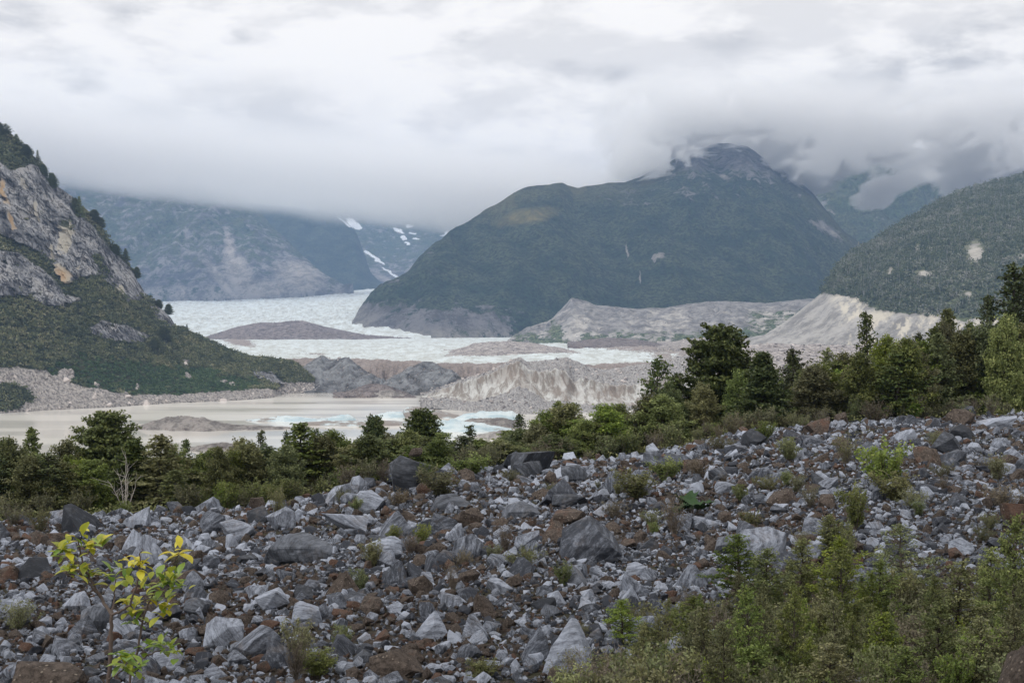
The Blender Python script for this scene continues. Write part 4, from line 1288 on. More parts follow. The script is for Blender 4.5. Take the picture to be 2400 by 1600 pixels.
# individual rocks
PROT = []
for k in range(16):
    Vp, Fp = fine_rock(hr, shape_pts(['dome', 'block', 'slab', 'wedge', 'dome', 'block', 'pyramid', 'block'][k % 8], hr), 0.015, 3, 0.012)
    PROT.append({mt: make_mesh("rock_shape", Vp, [Fp], [mm], smooth_sh=False) for mt, mm in (('g', m_rgi), ('b', m_rbi), ('d', m_rgi_dark))})
SHN = ['rounded', 'blocky', 'flat', 'wedge shaped', 'rounded', 'blocky', 'peaked', 'blocky']
LM = [(b[1], b[2], b[3]) for b in boulders]
short = {}
for (px, py, lab) in LM:
    short[lab] = lab
used = {}
for j, i in enumerate(big):
    k = int(hr.randint(16)); mt = 'b' if brown[i] else ('d' if hr.rand() < .25 else 'g')
    o = link("boulder", PROT[k][mt])
    s = RS[i] * 1.05
    o.location = (RX[i], RY[i], G(RX[i], RY[i]) + s * 0.13)
    o.rotation_euler = (hr.normal() * .45, hr.normal() * .45, hr.rand() * 6.28)
    o.scale = (s, s, s)
    x_, y_ = pxr[i], pyr[i]
    col = dict(g='grey', d='dark grey', b='brown')[mt]
    dist = [((x_ - a) ** 2 + ((y_ - b) * 1.6) ** 2, a, b, l) for a, b, l in LM]
    dist.sort(key=lambda q: q[0])
    _, a, b, l = dist[0]
    dx, dy = x_ - a, (y_ - b) * 1.4
    rel = ('right of' if dx > 0 else 'left of') if abs(dx) > abs(dy) else ('in front of' if dy > 0 else 'behind')
    szw = 'large' if s > .95 else ('mid sized' if s > .55 else 'small')
    lw = ' '.join(l.split()[:4])
    for cut in (' at', ' in', ' on', ' with', ' of', ' the', ' a', ' and', ' above', ' right', ' left', ' behind', ' beside', ' to', ' by', ' low', ' an', ' among', ' filling', ' cut', ' half', ' just', ' below'):
        while lw.endswith(cut): lw = lw[:-len(cut)]
    lab = f"{szw} {col} {SHN[k % 8]} rock {rel} the {lw}"
    used.setdefault(lab, []).append((o, _ ** .5))
for lab, lst in used.items():
    lst.sort(key=lambda q: q[1])
    if len(lst) == 1:
        tag(lst[0][0], lab, 'rock', 'boulders of the rock field')
    else:
        names = ['nearest ', 'second nearest ', 'third nearest ', 'fourth nearest ', 'fifth nearest ', 'sixth nearest ', 'seventh nearest ', 'eighth nearest ']
        for q, (o, _d) in enumerate(lst):
            tag(o, names[min(q, 7)] + lab, 'rock', 'boulders of the rock field')
for (o, px, py, lab) in boulders:
    o['group'] = 'boulders of the rock field'

# far rubble: blocks on the shore of the rocky hill, on the ice ridge and the rubble slope
m_far_rub, t = new_mat("far_rubble_blocks")
tt_ = t.attr('tint')
finish(t, t.mix(t.rng(tt_, 0, 1, smooth=False), (0.12, 0.11, 0.11), (0.62, 0.56, 0.53)), 0.9, None, 0.2)
nf = nfc
sh_i = np.where((CA['shore'][:nf] > 0.6) & (dX > -60))[0]
sh_i = fr.choice(sh_i, 1500)
s = 0.9 + 4.2 * fr.rand(len(sh_i)) ** 5
tag(link("shore_rubble", scatter_mesh("shore_rubble", LOW, fc[sh_i] + np.array([0, -0.5, 0.2]), s, [m_far_rub], np.zeros(len(sh_i)), fr)), "pale rubble along the far lake shore", "rubble", None, "stuff")
for px, py, sz, lab in ((222, 933, 7.5, "pinkish boulder on the far shore below the green scrub"), (345, 957, 6.0, "flat grey boulder at the water on the far left shore"), (255, 948, 6.5, "white boulder lying at the waterline on the far left"),
                        (300, 930, 8.0, "largest pale boulder on the far shore left of centre"), (155, 890, 9.5, "pinkish outcrop boulder in the scree of the far left slope"), (390, 940, 6.0, "pale leaning boulder on the far shore"),
                        (525, 940, 7.0, "rounded tan boulder at the far shore near the point"), (435, 855, 5.5, "lone pale boulder high in the green scrub of the hill")):
    q = int(np.argmin((dX - px) ** 2 + (dY - py) ** 2))
    b_ = link("shore_boulder", PROT[int(hr.randint(16))]['g']); b_.data = b_.data.copy(); b_.data.materials.clear(); b_.data.materials.append(m_far_rub)
    a_ = b_.data.attributes.new('tint', 'FLOAT', 'POINT'); a_.data.foreach_set('value', np.full(len(b_.data.vertices), .85, np.float32))
    b_.location = fc[q] + np.array([0, -1, 0]); b_.scale = (sz, sz, sz); b_.rotation_euler = (0, 0, hr.rand() * 6)
    tag(b_, lab, "boulder", "boulders on the far shore")
rv = RIDGE_V[(WALLM < 0.5)]
q = rv[fr.choice(len(rv), 2600)]
s = 0.8 + 4.0 * fr.rand(len(q)) ** 4
tag(link("ice_ridge_rubble", scatter_mesh("ice_ridge_rubble", LOW, q, s, [m_far_rub], np.zeros(len(q)), fr)), "pale blocks lying over the dirty ice ridge", "rubble", None, "stuff")
q = SLOPE_V[fr.choice(len(SLOPE_V), 6000)]
s = 1.0 + 5.0 * fr.rand(len(q)) ** 4
tag(link("slope_rubble", scatter_mesh("slope_rubble", LOW, q, s, [m_far_rub], np.zeros(len(q)), fr)), "blocks of the rubble slope behind the trees", "rubble", None, "stuff")

for Vd, nm in DEB:
    q = Vd[fr.choice(len(Vd), 1400 if nm in ('front', 'moraine_gravel') else 520)]
    s = (0.7 + 2.6 * fr.rand(len(q)) ** 4) * (np.median(q[:, 1]) / 1400.0) ** .8
    ti = fr.rand(len(q)) * (.55 if nm != 'pale_debris' else 1.0) * (.6 if nm == 'brown_debris' else 1)
    tag(link("debris_blocks", scatter_mesh("debris_blocks", LOW, q, s, [m_far_rub], np.zeros(len(q)), fr, tint=ti)), "loose blocks strewn over the " + dict(front="dirty front of the glacier", brown_debris="brown debris", pale_debris="pale debris", slate_gravel="grey gravel cone", moraine_gravel="moraine wall")[nm], "rubble", None, "stuff")

# ------------------------------------------------------------------ trees and shrubs
m_bark, t = new_mat("bark")
co = t.n('ShaderNodeTexCoord').outputs['Object']
finish(t, t.mix(t.rng(t.noise(6.0, t.scale(co, (3, 3, .6)), 5), .35, .65), (0.045, 0.036, 0.03), (0.12, 0.105, 0.09)), 0.9)
m_twig, t = new_mat("grey_twigs")
co = t.n('ShaderNodeTexCoord').outputs['Object']
finish(t, t.mix(t.rng(t.noise(3.0, co, 4), .35, .65), (0.11, 0.09, 0.075), (0.23, 0.20, 0.18)), 0.9)
m_dead, t = new_mat("bleached_wood")
finish(t, (0.42, 0.39, 0.36), 0.85)
L_DARK = leaf_mat("dark_beech_leaves", (0.040, 0.060, 0.020), (0.085, 0.110, 0.034), (0.16, 0.185, 0.058), 0.2)
L_MID = leaf_mat("green_beech_leaves", (0.072, 0.098, 0.032), (0.15, 0.185, 0.055), (0.26, 0.285, 0.095), 0.3)
L_OLIVE = leaf_mat("olive_leaves", (0.085, 0.094, 0.040), (0.16, 0.168, 0.072), (0.26, 0.255, 0.12), 0.3)
L_LIGHT = leaf_mat("young_green_leaves", (0.085, 0.12, 0.026), (0.17, 0.225, 0.045), (0.29, 0.33, 0.075), 0.35)
L_BROWN = leaf_mat("dry_brown_leaves", (0.08, 0.065, 0.042), (0.145, 0.12, 0.075), (0.20, 0.18, 0.11), 0.2)
L_BRIGHT = leaf_mat("bright_leaves", (0.065, 0.115, 0.025), (0.14, 0.20, 0.04), (0.23, 0.29, 0.07), 0.35)


class Wood:
    def __init__(s):
        s.V, s.F, s.n = [], [], 0

    def tube(s, pts, radii, k=5):
        pts = np.asarray(pts, float); m = len(pts)
        tg = np.gradient(pts, axis=0); tg /= np.linalg.norm(tg, axis=1)[:, None] + 1e-9
        ref = np.array([0.3, 0.1, 1.0]) if abs(tg[0, 2]) < .8 else np.array([1.0, 0.2, 0])
        a = np.cross(tg, ref); a /= np.linalg.norm(a, axis=1)[:, None] + 1e-9
        b = np.cross(tg, a)
        th = np.arange(k) / k * 2 * math.pi
        V = pts[:, None] + (a[:, None] * np.cos(th)[None, :, None] + b[:, None] * np.sin(th)[None, :, None]) * np.asarray(radii)[:, None, None]
        i = np.arange(m - 1)[:, None] * k + np.arange(k)[None]
        j = np.arange(m - 1)[:, None] * k + (np.arange(k)[None] + 1) % k
        s.V.append(V.reshape(-1, 3)); s.F.append(np.stack([i, j, j + k, i + k], -1).reshape(-1, 4) + s.n); s.n += m * k

    def mesh(s, name, mat):
        return make_mesh(name, np.concatenate(s.V), [np.concatenate(s.F)], [mat])


def tree_proto(rs, nlimb, kind, leaf, per, c0=0.08, spread=0.32, bare=0.0):
    """unit tree, 1 m tall: returns trunk wood, limb wood, leaves"""
    tr, lb = Wood(), Wood()
    hts = np.linspace(0, 1, 9)
    lean = rs.normal(size=2) * .02
    wob = np.cumsum(rs.normal(size=(9, 2)) * .006, 0); wob[0] = 0
    tp = np.stack([wob[:, 0] + lean[0] * hts, wob[:, 1] + lean[1] * hts, hts], -1)
    r0 = 0.016 if kind != 'dense' else 0.02
    tr.tube(tp, r0 * (1 - hts) ** .8 + .0012, 7)
    C, SZ, SH = [], [], []
    az = rs.rand() * 6.28
    for i in range(nlimb):
        f = (i + rs.rand() * .8) / nlimb
        h = c0 + (1 - c0) * f * 0.97
        az += 2.4 + rs.normal() * .35
        q = (h - c0) / (1 - c0)
        if kind == 'dense':
            prof = (1 - q ** 2.0) ** .58 * min(1, .72 + q * 2.2)
            el = R(8 + 38 * q) + rs.normal() * .1
        elif kind == 'round':
            prof = (1 - q ** 2.2) ** .6 * min(1, .6 + q * 2.0) * (0.7 + .45 * rs.rand())
            el = R(25 + 38 * q) + rs.normal() * .3
        elif kind == 'cone':
            prof = (1 - q) ** .85 * min(1, .6 + q * 3)
            el = R(12 + 35 * q) + rs.normal() * .12
        else:
            prof = (1 - q ** 1.3) ** .7 * min(1, .45 + q * 1.6) * (0.65 + .6 * rs.rand())
            el = R(25 + 35 * q) + rs.normal() * .16
        L = spread * prof * rs.uniform(.62, 1.2) + .012; el += rs.normal() * .12
        base = np.array([np.interp(h, hts, tp[:, 0]), np.interp(h, hts, tp[:, 1]), h])
        dr = np.array([math.cos(az), math.sin(az), 0]); m = 5
        s_ = np.linspace(0, 1, m)
        up = np.sin(el) * s_ * L * (1 - .25 * s_ * (kind != 'open'))
        lp = base + dr[None] * (np.cos(el) * s_ * L)[:, None]; lp[:, 2] += up
        sidev = np.array([-dr[1], dr[0], 0]); lp += sidev[None] * (rs.normal() * .08 * L * s_ ** 2)[:, None]
        lb.tube(lp, (.0065 if kind != 'open' else .0075) * (L / spread) * (1 - s_ * .85) + .0007, 4)
        nt_ = max(3, int(per * (L / spread) ** 1.1 * .5))
        for j in range(nt_):
            u = .15 + .85 * (j + rs.rand()) / nt_
            p0 = np.array([np.interp(u, s_, lp[:, 0]), np.interp(u, s_, lp[:, 1]), np.interp(u, s_, lp[:, 2])])
            sgn = 1 if j % 2 else -1
            tl = L * (.42 * (1.15 - u)) + .022
            ang = rs.uniform(.5, 1.1) * sgn
            td = dr * math.cos(ang) + sidev * math.sin(ang); td = td + np.array([0, 0, rs.uniform(-.08, .35)])
            if j % 2 == 0 or kind == 'open':
                lb.tube(np.stack([p0, p0 + td * tl * .6, p0 + td * tl]), [.0018, .0012, .0005], 3)
            if rs.rand() < bare: continue
            nl = max(5, int(per * .9 * tl / .06))
            g = rs.rand(nl) ** .8
            pos = p0 + td * (g * tl)[:, None] + rs.normal(size=(nl, 3)) * np.array([.014, .014, .019 if kind == 'round' else .008])
            C.append(pos); SZ.append(np.full(nl, leaf) * rs.uniform(.7, 1.3, nl))
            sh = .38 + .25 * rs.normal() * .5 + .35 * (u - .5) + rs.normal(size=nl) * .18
            SH.append(np.clip(sh, 0, 1))
    # leader tuft
    nl = int(per * 7)
    zz_ = rs.rand(nl) ** .7
    pos = tp[-1] + np.stack([rs.normal(size=nl) * .03 * zz_, rs.normal(size=nl) * .03 * zz_, -zz_ * .16], -1)
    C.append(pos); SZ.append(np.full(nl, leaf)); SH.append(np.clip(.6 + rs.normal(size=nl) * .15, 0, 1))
    C = np.concatenate(C); V, F = rhombi(C, np.concatenate(SZ), rs, .38, 1.7)
    return tr, lb, V, F, np.repeat(np.concatenate(SH), 4)


def shrub_proto(rs, nst, leaf, per, leafy=1.0, vase=.5):
    lb = Wood(); C, SH = [], []
    for i in range(nst):
        az = rs.rand() * 6.28; out = rs.rand() ** .6 * vase; H = rs.uniform(.55, 1.0) * (1 - .35 * out)
        m = 6; s_ = np.linspace(0, 1, m)
        p = np.stack([math.cos(az) * out * s_ ** 1.2, math.sin(az) * out * s_ ** 1.2, H * s_], -1) + rs.normal(size=(m, 3)) * .02 * s_[:, None]
        p[0, 2] = -.05
        lb.tube(p, .010 * (1 - s_ * .85), 3)
        for j in range(9):
            u = .2 + .8 * rs.rand()
            p0 = np.array([np.interp(u, s_, p[:, k]) for k in range(3)])
            td = rs.normal(size=3); td[2] = abs(td[2]) + .5; td /= np.linalg.norm(td); tl = rs.uniform(.1, .24)
            lb.tube(np.stack([p0, p0 + td * tl]), [.0035, .001], 3)
            n = int(per * leafy * rs.uniform(.5, 1.4))
            if n:
                g = rs.rand(n)
                C.append(p0 + td * (g * tl)[:, None] + rs.normal(size=(n, 3)) * .028)
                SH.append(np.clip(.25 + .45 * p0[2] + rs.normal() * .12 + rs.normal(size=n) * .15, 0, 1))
    C = np.concatenate(C); V, F = rhombi(C, leaf * rs.uniform(.6, 1.3, len(C)), rs, .3, 1.9)
    return lb, V, F, np.repeat(np.concatenate(SH), 4)


class Kind:
    def __init__(s, name, parts, h=1.0):
        s.name, s.parts = name, parts


tr_rs = np.random.RandomState(3)


def make_tree_kind(name, n, leafmats, **kw):
    out = []
    for i in range(n):
        tr, lb, V, F, S = tree_proto(tr_rs, **kw)
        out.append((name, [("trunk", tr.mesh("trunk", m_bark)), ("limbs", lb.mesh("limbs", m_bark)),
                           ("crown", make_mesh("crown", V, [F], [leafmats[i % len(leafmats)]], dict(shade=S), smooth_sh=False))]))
    return out


def make_shrub_kind(name, n, leafmats, **kw):
    out = []
    for i in range(n):
        lb, V, F, S = shrub_proto(tr_rs, **kw)
        out.append((name, [("stems", lb.mesh("stems", m_twig)), ("foliage", make_mesh("foliage", V, [F], [leafmats[i % len(leafmats)]], dict(shade=S), smooth_sh=False))]))
    return out


K = dict(
    round=make_tree_kind("beech_tree", 6, [L_MID, L_OLIVE, L_LIGHT, L_MID, L_OLIVE, L_LIGHT], nlimb=120, kind='round', leaf=.0155, per=19, spread=.36, c0=.05),
    dense=make_tree_kind("beech_tree", 4, [L_DARK], nlimb=210, kind='dense', leaf=.017, per=19, spread=.42, c0=.03),
    dcone=make_tree_kind("beech_tree", 1, [L_DARK], nlimb=230, kind='cone', leaf=.017, per=19, spread=.34, c0=.03),
    cone=make_tree_kind("beech_tree", 5, [L_MID, L_OLIVE, L_MID, L_LIGHT, L_MID], nlimb=95, kind='cone', leaf=.0165, per=19, spread=.34, c0=.04),
    open=make_tree_kind("beech_tree", 4, [L_DARK, L_MID], nlimb=46, kind='open', leaf=.0155, per=18, spread=.30, c0=.15),
    tall=make_tree_kind("beech_tree", 3, [L_DARK], nlimb=80, kind='cone', leaf=.014, per=16, spread=.24, c0=.10),
    sap=make_tree_kind("beech_sapling", 6, [L_LIGHT, L_MID, L_OLIVE], nlimb=46, kind='open', leaf=.0135, per=21, spread=.30, c0=.12, bare=.12),
    sapw=make_tree_kind("beech_sapling", 3, [L_MID, L_LIGHT], nlimb=60, kind='cone', leaf=.0105, per=20, spread=.46, c0=.12, bare=.08),
    olive=make_shrub_kind("shrub", 4, [L_OLIVE, L_MID], nst=30, leaf=.030, per=14),
    green=make_shrub_kind("shrub", 2, [L_BRIGHT, L_LIGHT], nst=24, leaf=.034, per=14),
    brown=make_shrub_kind("shrub", 3, [L_BROWN, L_OLIVE], nst=34, leaf=.020, per=7, leafy=.8),
    heath=make_shrub_kind("shrub", 3, [L_OLIVE, L_BROWN], nst=30, leaf=.028, per=11, vase=.9),
)
KN = {k: 0 for k in K}
placed = []


def plant(kind, x, y, H, W, label, group, cat=None, sink=.06):
    ks = K[kind]; nm, parts = ks[KN[kind] % len(ks)]; KN[kind] += 1
    e = bpy.data.objects.new(nm, None); COL.objects.link(e)
    e.empty_display_size = .2
    e.location = (x, y, float(G(x, y)) - sink * min(H, 2))
    e.rotation_euler = (0, 0, tr_rs.rand() * 6.28)
    e.scale = (W, W, H)
    for pn, me in parts:
        link(pn, me, e)
    tag(e, label, cat or ('shrub' if nm == 'shrub' else 'sapling' if nm == 'beech_sapling' else 'tree'), group)
    placed.append((e, kind))
    return e


NATW = dict(dcone=.50, round=.62, dense=.66, cone=.44, open=.40, tall=.34, sap=.46, sapw=.80, olive=1.1, green=1.1, brown=1.1, heath=1.8)


def plant_px(kind, px, top, wpx, off, label, group):
    """tree whose tip shows at (px, top), standing off metres behind the crest of the rock field"""
    d = float(crest_d(px)) + off
    p = P(px, top, d)
    H = p[2] - float(G(p[0], p[1])); W = wpx / FPX * d / NATW[kind]
    return plant(kind, p[0], p[1], H, W, label, group)


BELT = "trees of the belt behind the rock field"
TREES = [("cone", 76, 995, 90, 9, "slender tree with a spiky top at the far left of the belt"),
         ("round", 30, 1030, 130, 5, "bushy tree at the left edge of the picture"),
         ("round", 150, 1032, 120, 12, "mid green tree just left of the big dome shaped tree"),
         ("dense", 262, 964, 190, 14, "big dense dome shaped tree standing out against the lake"),
         ("dcone", 312, 1022, 150, 5, "dark dense tree in front of the big dome shaped one"),
         ("cone", 378, 1012, 160, 4, "bright green conical tree right of the dark dense pair"),
         ("tall", 425, 1022, 60, 12, "thin open tree behind the bright green conical one"),
         ("round", 215, 1075, 130, 3, "lower green tree in front of the big dome shaped one"),
         ("round", 480, 1062, 120, 6, "olive tree midway between the conical tree and the gravel spit"),
         ("round", 570, 1030, 130, 9, "round topped olive tree in front of the lake left of centre"),
         ("tall", 608, 1002, 60, 15, "narrow dark tree rising behind the round topped olive one"),
         ("cone", 692, 985, 160, 6, "tall mid green tree with a dark trunk left of centre"),
         ("tall", 668, 1005, 55, 14, "narrow spire tree just left of the tall mid green one"),
         ("open", 740, 1003, 90, 10, "open branched tree right of the tall mid green one"),
         ("open", 790, 1020, 110, 12, "feathery tree left of the dark round tree"),
         ("dense", 880, 972, 80, 13, "small dark dense round tree against the ice"),
         ("round", 845, 1030, 110, 8, "bushy green tree in front of the dark round tree"),
         ("dense", 990, 958, 110, 14, "dense pointed tree in front of the brown striped iceberg"),
         ("round", 955, 1010, 130, 9, "bushy olive tree left of the dense pointed tree"),
         ("open", 1093, 992, 70, 12, "airy grey green bush tree in front of the blue ice"),
         ("round", 1150, 1050, 120, 8, "low green tree near the middle of the belt"),
         ("tall", 1228, 965, 70, 15, "thin spire tree in the middle of the belt"),
         ("cone", 1300, 935, 80, 14, "pointed leafy tree right of the thin spire tree"),
         ("open", 1345, 940, 70, 14, "open leafy tree beside the pointed one in the middle"),
         ("round", 1450, 945, 130, 12, "rounded bushy tree in front of the cut ice wall"),
         ("round", 1400, 985, 110, 9, "lower bushy tree in front of the rubble"),
         ("open", 1545, 835, 110, 12, "tall open tree with layered branches before the rubble"),
         ("open", 1585, 870, 70, 15, "slim open tree behind the layered one"),
         ("dense", 1690, 765, 215, 13, "largest dark dome shaped tree right of centre"),
         ("round", 1640, 900, 110, 7, "light green tree in front of the largest dark dome tree"),
         ("dcone", 1785, 818, 150, 4, "dense green conical tree in front of the largest dark dome tree"),
         ("round", 1730, 870, 90, 8, "olive green tree between the two dense trees"),
         ("open", 1850, 812, 110, 12, "grey green leafy tree right of the dense conical tree"),
         ("round", 1905, 860, 140, 7, "brownish olive tree in the right part of the belt"),
         ("open", 1935, 812, 90, 16, "leafy tree top behind the brownish olive tree"),
         ("tall", 2037, 724, 95, 13, "slender spire tree standing above its neighbours on the right"),
         ("round", 1990, 830, 120, 10, "green tree left of the slender spire tree"),
         ("round", 2075, 845, 130, 7, "dark green tree in front of the slender spire tree"),
         ("tall", 2150, 775, 95, 12, "narrow green tree right of the slender spire tree"),
         ("round", 2130, 850, 120, 6, "bushy tree low in front of the narrow green tree"),
         ("cone", 2225, 718, 120, 13, "tall green tree pair member with a pointed top at right"),
         ("cone", 2185, 760, 100, 11, "green pointed tree just left of the tall green one"),
         ("tall", 2300, 685, 90, 14, "slim sparse tree left of the tallest dark tree"),
         ("round", 2270, 780, 140, 8, "broad green tree below the slim sparse one"),
         ("tall", 2372, 612, 170, 13, "tallest dark tree near the right edge"),
         ("tall", 2405, 600, 150, 18, "dark tree cut by the right edge of the picture"),
         ("round", 2350, 800, 150, 6, "mid green tree at the foot of the tallest dark tree"),
         ("cone", 2420, 770, 150, 8, "green tree at the right edge below the dark one")]
for k, px, top, wp, off, lab in TREES:
    plant_px(k, px, top, wp, off, lab, BELT)
# filling trees between them
br = np.random.RandomState(19)
TOPL = [(-60, 1050), (100, 1055), (200, 1070), (350, 1075), (480, 1075), (620, 1050), (800, 1045), (1000, 1030), (1100, 1035), (1250, 1000), (1400, 985), (1500, 965), (1600, 915), (1800, 870), (1950, 855),
        (2100, 820), (2250, 790), (2450, 760)]
ZON = [(620, "left part of the belt"), (1180, "belt behind the dark domed boulder"), (1660, "belt before the cut ice wall"), (9999, "belt below the right hand spire trees")]


def zone(px):
    return next(i for i, (x, _n) in enumerate(ZON) if px < x)


for i in range(140):
    px = -60 + 2520 * (i + br.rand()) / 140
    top = interp(TOPL, px) + br.normal() * 18
    k = ['round', 'open', 'round', 'cone', 'round', 'round'][int(br.randint(6))]
    z_ = zone(px)
    o_ = br.uniform(1.0, 12)
    if 1610 < px < 1880 or 200 < px < 370: o_ += 14; top += 10
    plant_px(k, px, top, br.uniform(95, 150), o_, f"lesser {dict(cone='conical', open='open branched', round='rounded')[k]} tree in the {ZON[z_][1]}", BELT)
nb = 0
for i in range(118):
    px = -40 + 2480 * (i + br.rand()) / 118
    d = float(crest_d(px)) + br.uniform(-1.2, 6.5)
    x = (px - 1200) / FPX * d
    k = ['olive', 'brown', 'olive', 'heath', 'olive', 'green', 'brown'][int(br.randint(7))]
    if k == 'green' and br.rand() < .6: k = 'olive'
    H = br.uniform(.8, 1.9) * (1.0 if px < 1300 else 1.15)
    plant(k, x, d, H, H * br.uniform(.7, 1.1), f"{dict(olive='leafy olive', brown='twiggy brown', heath='low spreading', green='bright green')[k]} shrub in the {ZON[zone(px)][1]}", "shrubs along the foot of the tree belt")

# shrubs standing on the rock field
FIELD = [("heath", 90, 1250, 60, 70, "grey brown shrub on the rocks left of the yellow leaved sapling"), ("brown", 30, 1235, 70, 60, "twiggy shrub at the left end of the rock field crest"), ("heath", 650, 1210, 60, 75, "dark heathy shrub on the crest left of centre"),
         ("olive", 1030, 1165, 110, 70, "olive shrub in front of the dark domed boulder"), ("green", 1000, 1150, 50, 75, "slim light green shrub before the dark domed boulder"), ("heath", 930, 1185, 90, 42, "low brown heath shrub left of the dark domed boulder"),
         ("olive", 1100, 1120, 110, 60, "broad olive shrub right of the dark domed boulder"), ("olive", 870, 1330, 60, 70, "thin olive shrub right of the wide dark slab"), ("olive", 845, 1390, 55, 60, "shrub below the smooth pale boulder"),
         ("brown", 1185, 1300, 60, 85, "bare twiggy shrub left of the huge tilted boulder"), ("heath", 1225, 1335, 100, 60, "dark green cushion shrub left of the huge tilted boulder"), ("heath", 1300, 1160, 50, 32, "rusty brown cushion shrub near the crest"),
         ("olive", 1490, 1170, 110, 70, "wide olive shrub on the slope right of the crest boulders"), ("olive", 1560, 1130, 90, 60, "olive shrub near the crest right of centre"), ("heath", 1440, 1215, 80, 45, "low shrub on the slope right of centre"),
         ("brown", 1580, 1260, 70, 110, "bare grey shrub beside the dark green big leaved plant"), ("olive", 1760, 1250, 60, 60, "small olive shrub above the thicket"), ("heath", 1690, 1060, 90, 45, "shrub on the crest in front of the largest dark tree"),
         ("olive", 1850, 1080, 60, 60, "small shrub on the right crest"), ("green", 2070, 1150, 130, 120, "tall yellow green shrub on the rocks at right"), ("olive", 2100, 1175, 120, 70, "dark olive shrub beside the tall yellow green one"),
         ("heath", 2140, 1190, 80, 50, "dark cushion shrub below the tall yellow green one"), ("olive", 2010, 1240, 90, 110, "loose green shrub left of the tall yellow green one"), ("brown", 1985, 1090, 70, 80, "bare grey shrub on the right slope"),
         ("heath", 2350, 1190, 110, 60, "olive shrub at the right edge of the rock field"), ("olive", 2340, 1130, 60, 70, "small green shrub near the right edge"), ("heath", 2210, 1120, 60, 40, "low shrub below the rounded dark boulder"),
         ("olive", 1960, 1310, 80, 95, "light olive shrub above the thicket"), ("heath", 2190, 1045, 60, 40, "shrub on the right end of the crest"), ("olive", 700, 1560, 90, 110, "weedy shrub on the rocks at the bottom left of centre"),
         ("olive", 745, 1590, 110, 70, "green shrub at the bottom left of centre"), ("brown", 690, 1600, 70, 120, "bare stemmed shrub at the bottom left of centre"), ("brown", 1060, 1390, 40, 80, "thin brown upright shrub in the middle of the rocks"),
         ("heath", 1085, 1325, 60, 40, "small rusty shrub left of the huge tilted boulder"), ("olive", 1130, 1600, 90, 60, "leafy shrub at the bottom middle"), ("heath", 1200, 1130, 60, 35, "low shrub under the crest boulders"),
         ("heath", 1800, 1150, 80, 40, "low brownish shrub on the upper right slope"), ("brown", 1900, 1190, 60, 60, "brown shrub on the right slope"), ("heath", 1640, 1120, 80, 50, "brown green shrub below the crest right of centre"),
         ("olive", 1790, 1035, 60, 50, "shrub at the foot of the dense conical tree"), ("heath", 800, 1180, 50, 40, "grassy tuft shrub on the crest left of the domed boulder"), ("olive", 560, 1190, 60, 50, "tuft shrub where the crest meets the trees"),
         ("brown", 1440, 1290, 50, 50, "twiggy shrub right of the huge tilted boulder"), ("olive", 1320, 1375, 50, 60, "fresh green shrub below the huge tilted boulder"), ("heath", 1530, 1235, 70, 45, "brown cushion shrub in mid slope")]
for k, px, py, wp, hp, lab in FIELD:
    d = hit(px, py, 12, 95)
    x = (px - 1200) / FPX * d
    plant(k, x, d, hp / FPX * d * 1.1, wp / FPX * d / (NATW[k] * .85), lab, "shrubs growing on the rock field")
fc_ = 0
while fc_ < 40:
    px = br.uniform(0, 2400); py = br.uniform(1100, 1560)
    if px < 1300 and br.rand() < .6: continue
    d = hit(px, py, 12, 95)
    if d > crest_d(px) or d < 18: continue
    k = ['heath', 'brown', 'olive'][int(br.randint(3))]; s = br.uniform(.3, .8)
    side = 'right' if px > 1500 else ('middle' if px > 800 else 'left'); hh = 'upper' if py < 1280 else 'lower'
    plant(k, (px - 1200) / FPX * d, d, s, s * .9, f"small {dict(olive='olive', brown='twiggy', heath='cushion')[k]} shrub on the {hh} {side} part of the rock field", "small shrubs scattered over the rocks")
    fc_ += 1

# sapling thicket at the lower right: (px, top, width, distance, kind, label)
THK = [(1725, 1238, 130, 27, 'sap', "layered sapling at the left front of the thicket"), (1790, 1270, 120, 25, 'sap', "sapling in front of the half hidden pale boulder"), (1875, 1250, 110, 26, 'sap', "bright sapling with thin trunk in the thicket"),
       (1960, 1245, 130, 25, 'sap', "sapling just left of the broad dark sapling"), (2110, 1210, 230, 26, 'sapw', "broad dark green sapling, the widest of the thicket"), (1975, 1270, 120, 22, 'sap', "tall straight sapling in the front of the thicket"),
       (2240, 1300, 140, 22, 'sap', "leafy sapling right of the broad dark one"), (2315, 1270, 110, 24, 'sap', "sapling with a yellowish top near the right edge"), (2375, 1185, 120, 22, 'sap', "tall grey green sapling at the right edge"),
       (1945, 1198, 70, 32, 'sap', "small sapling standing behind the thicket"), (1460, 1395, 90, 23, 'sap', "lone sapling right of the tall fin shaped boulder"), (1510, 1450, 90, 21, 'sap', "forked sapling next to the lone one"),
       (1850, 1400, 140, 19, 'sap', "young sapling in the front left of the thicket"), (2060, 1420, 130, 18, 'sap', "low leafy sapling in the middle of the thicket front"), (2200, 1390, 120, 19, 'sap', "sapling with a pale mossy trunk in the thicket"),
       (2290, 1430, 120, 18, 'sap', "low sapling near the bottom right"), (1620, 1390, 110, 24, 'sap', "thin olive sapling at the left side of the thicket"), (1690, 1450, 110, 20, 'sap', "small bushy sapling low in the thicket"),
       (1560, 1490, 120, 19, 'sapw', "wide low sapling at the bottom left of the thicket"), (1930, 1490, 150, 16, 'sap', "nearest sapling of the thicket at the bottom edge"), (2130, 1500, 150, 16, 'sap', "bright low sapling at the bottom edge"),
       (1760, 1500, 150, 16.5, 'sap', "bushy sapling at the bottom edge left of the nearest one"), (2370, 1400, 110, 18, 'sap', "sapling above the brown corner boulder"), (2060, 1300, 110, 24, 'sap', "slim sapling in front of the broad dark one"),
       (1440, 1530, 110, 18, 'sap', "low sapling at the left end of the thicket by the bottom edge")]
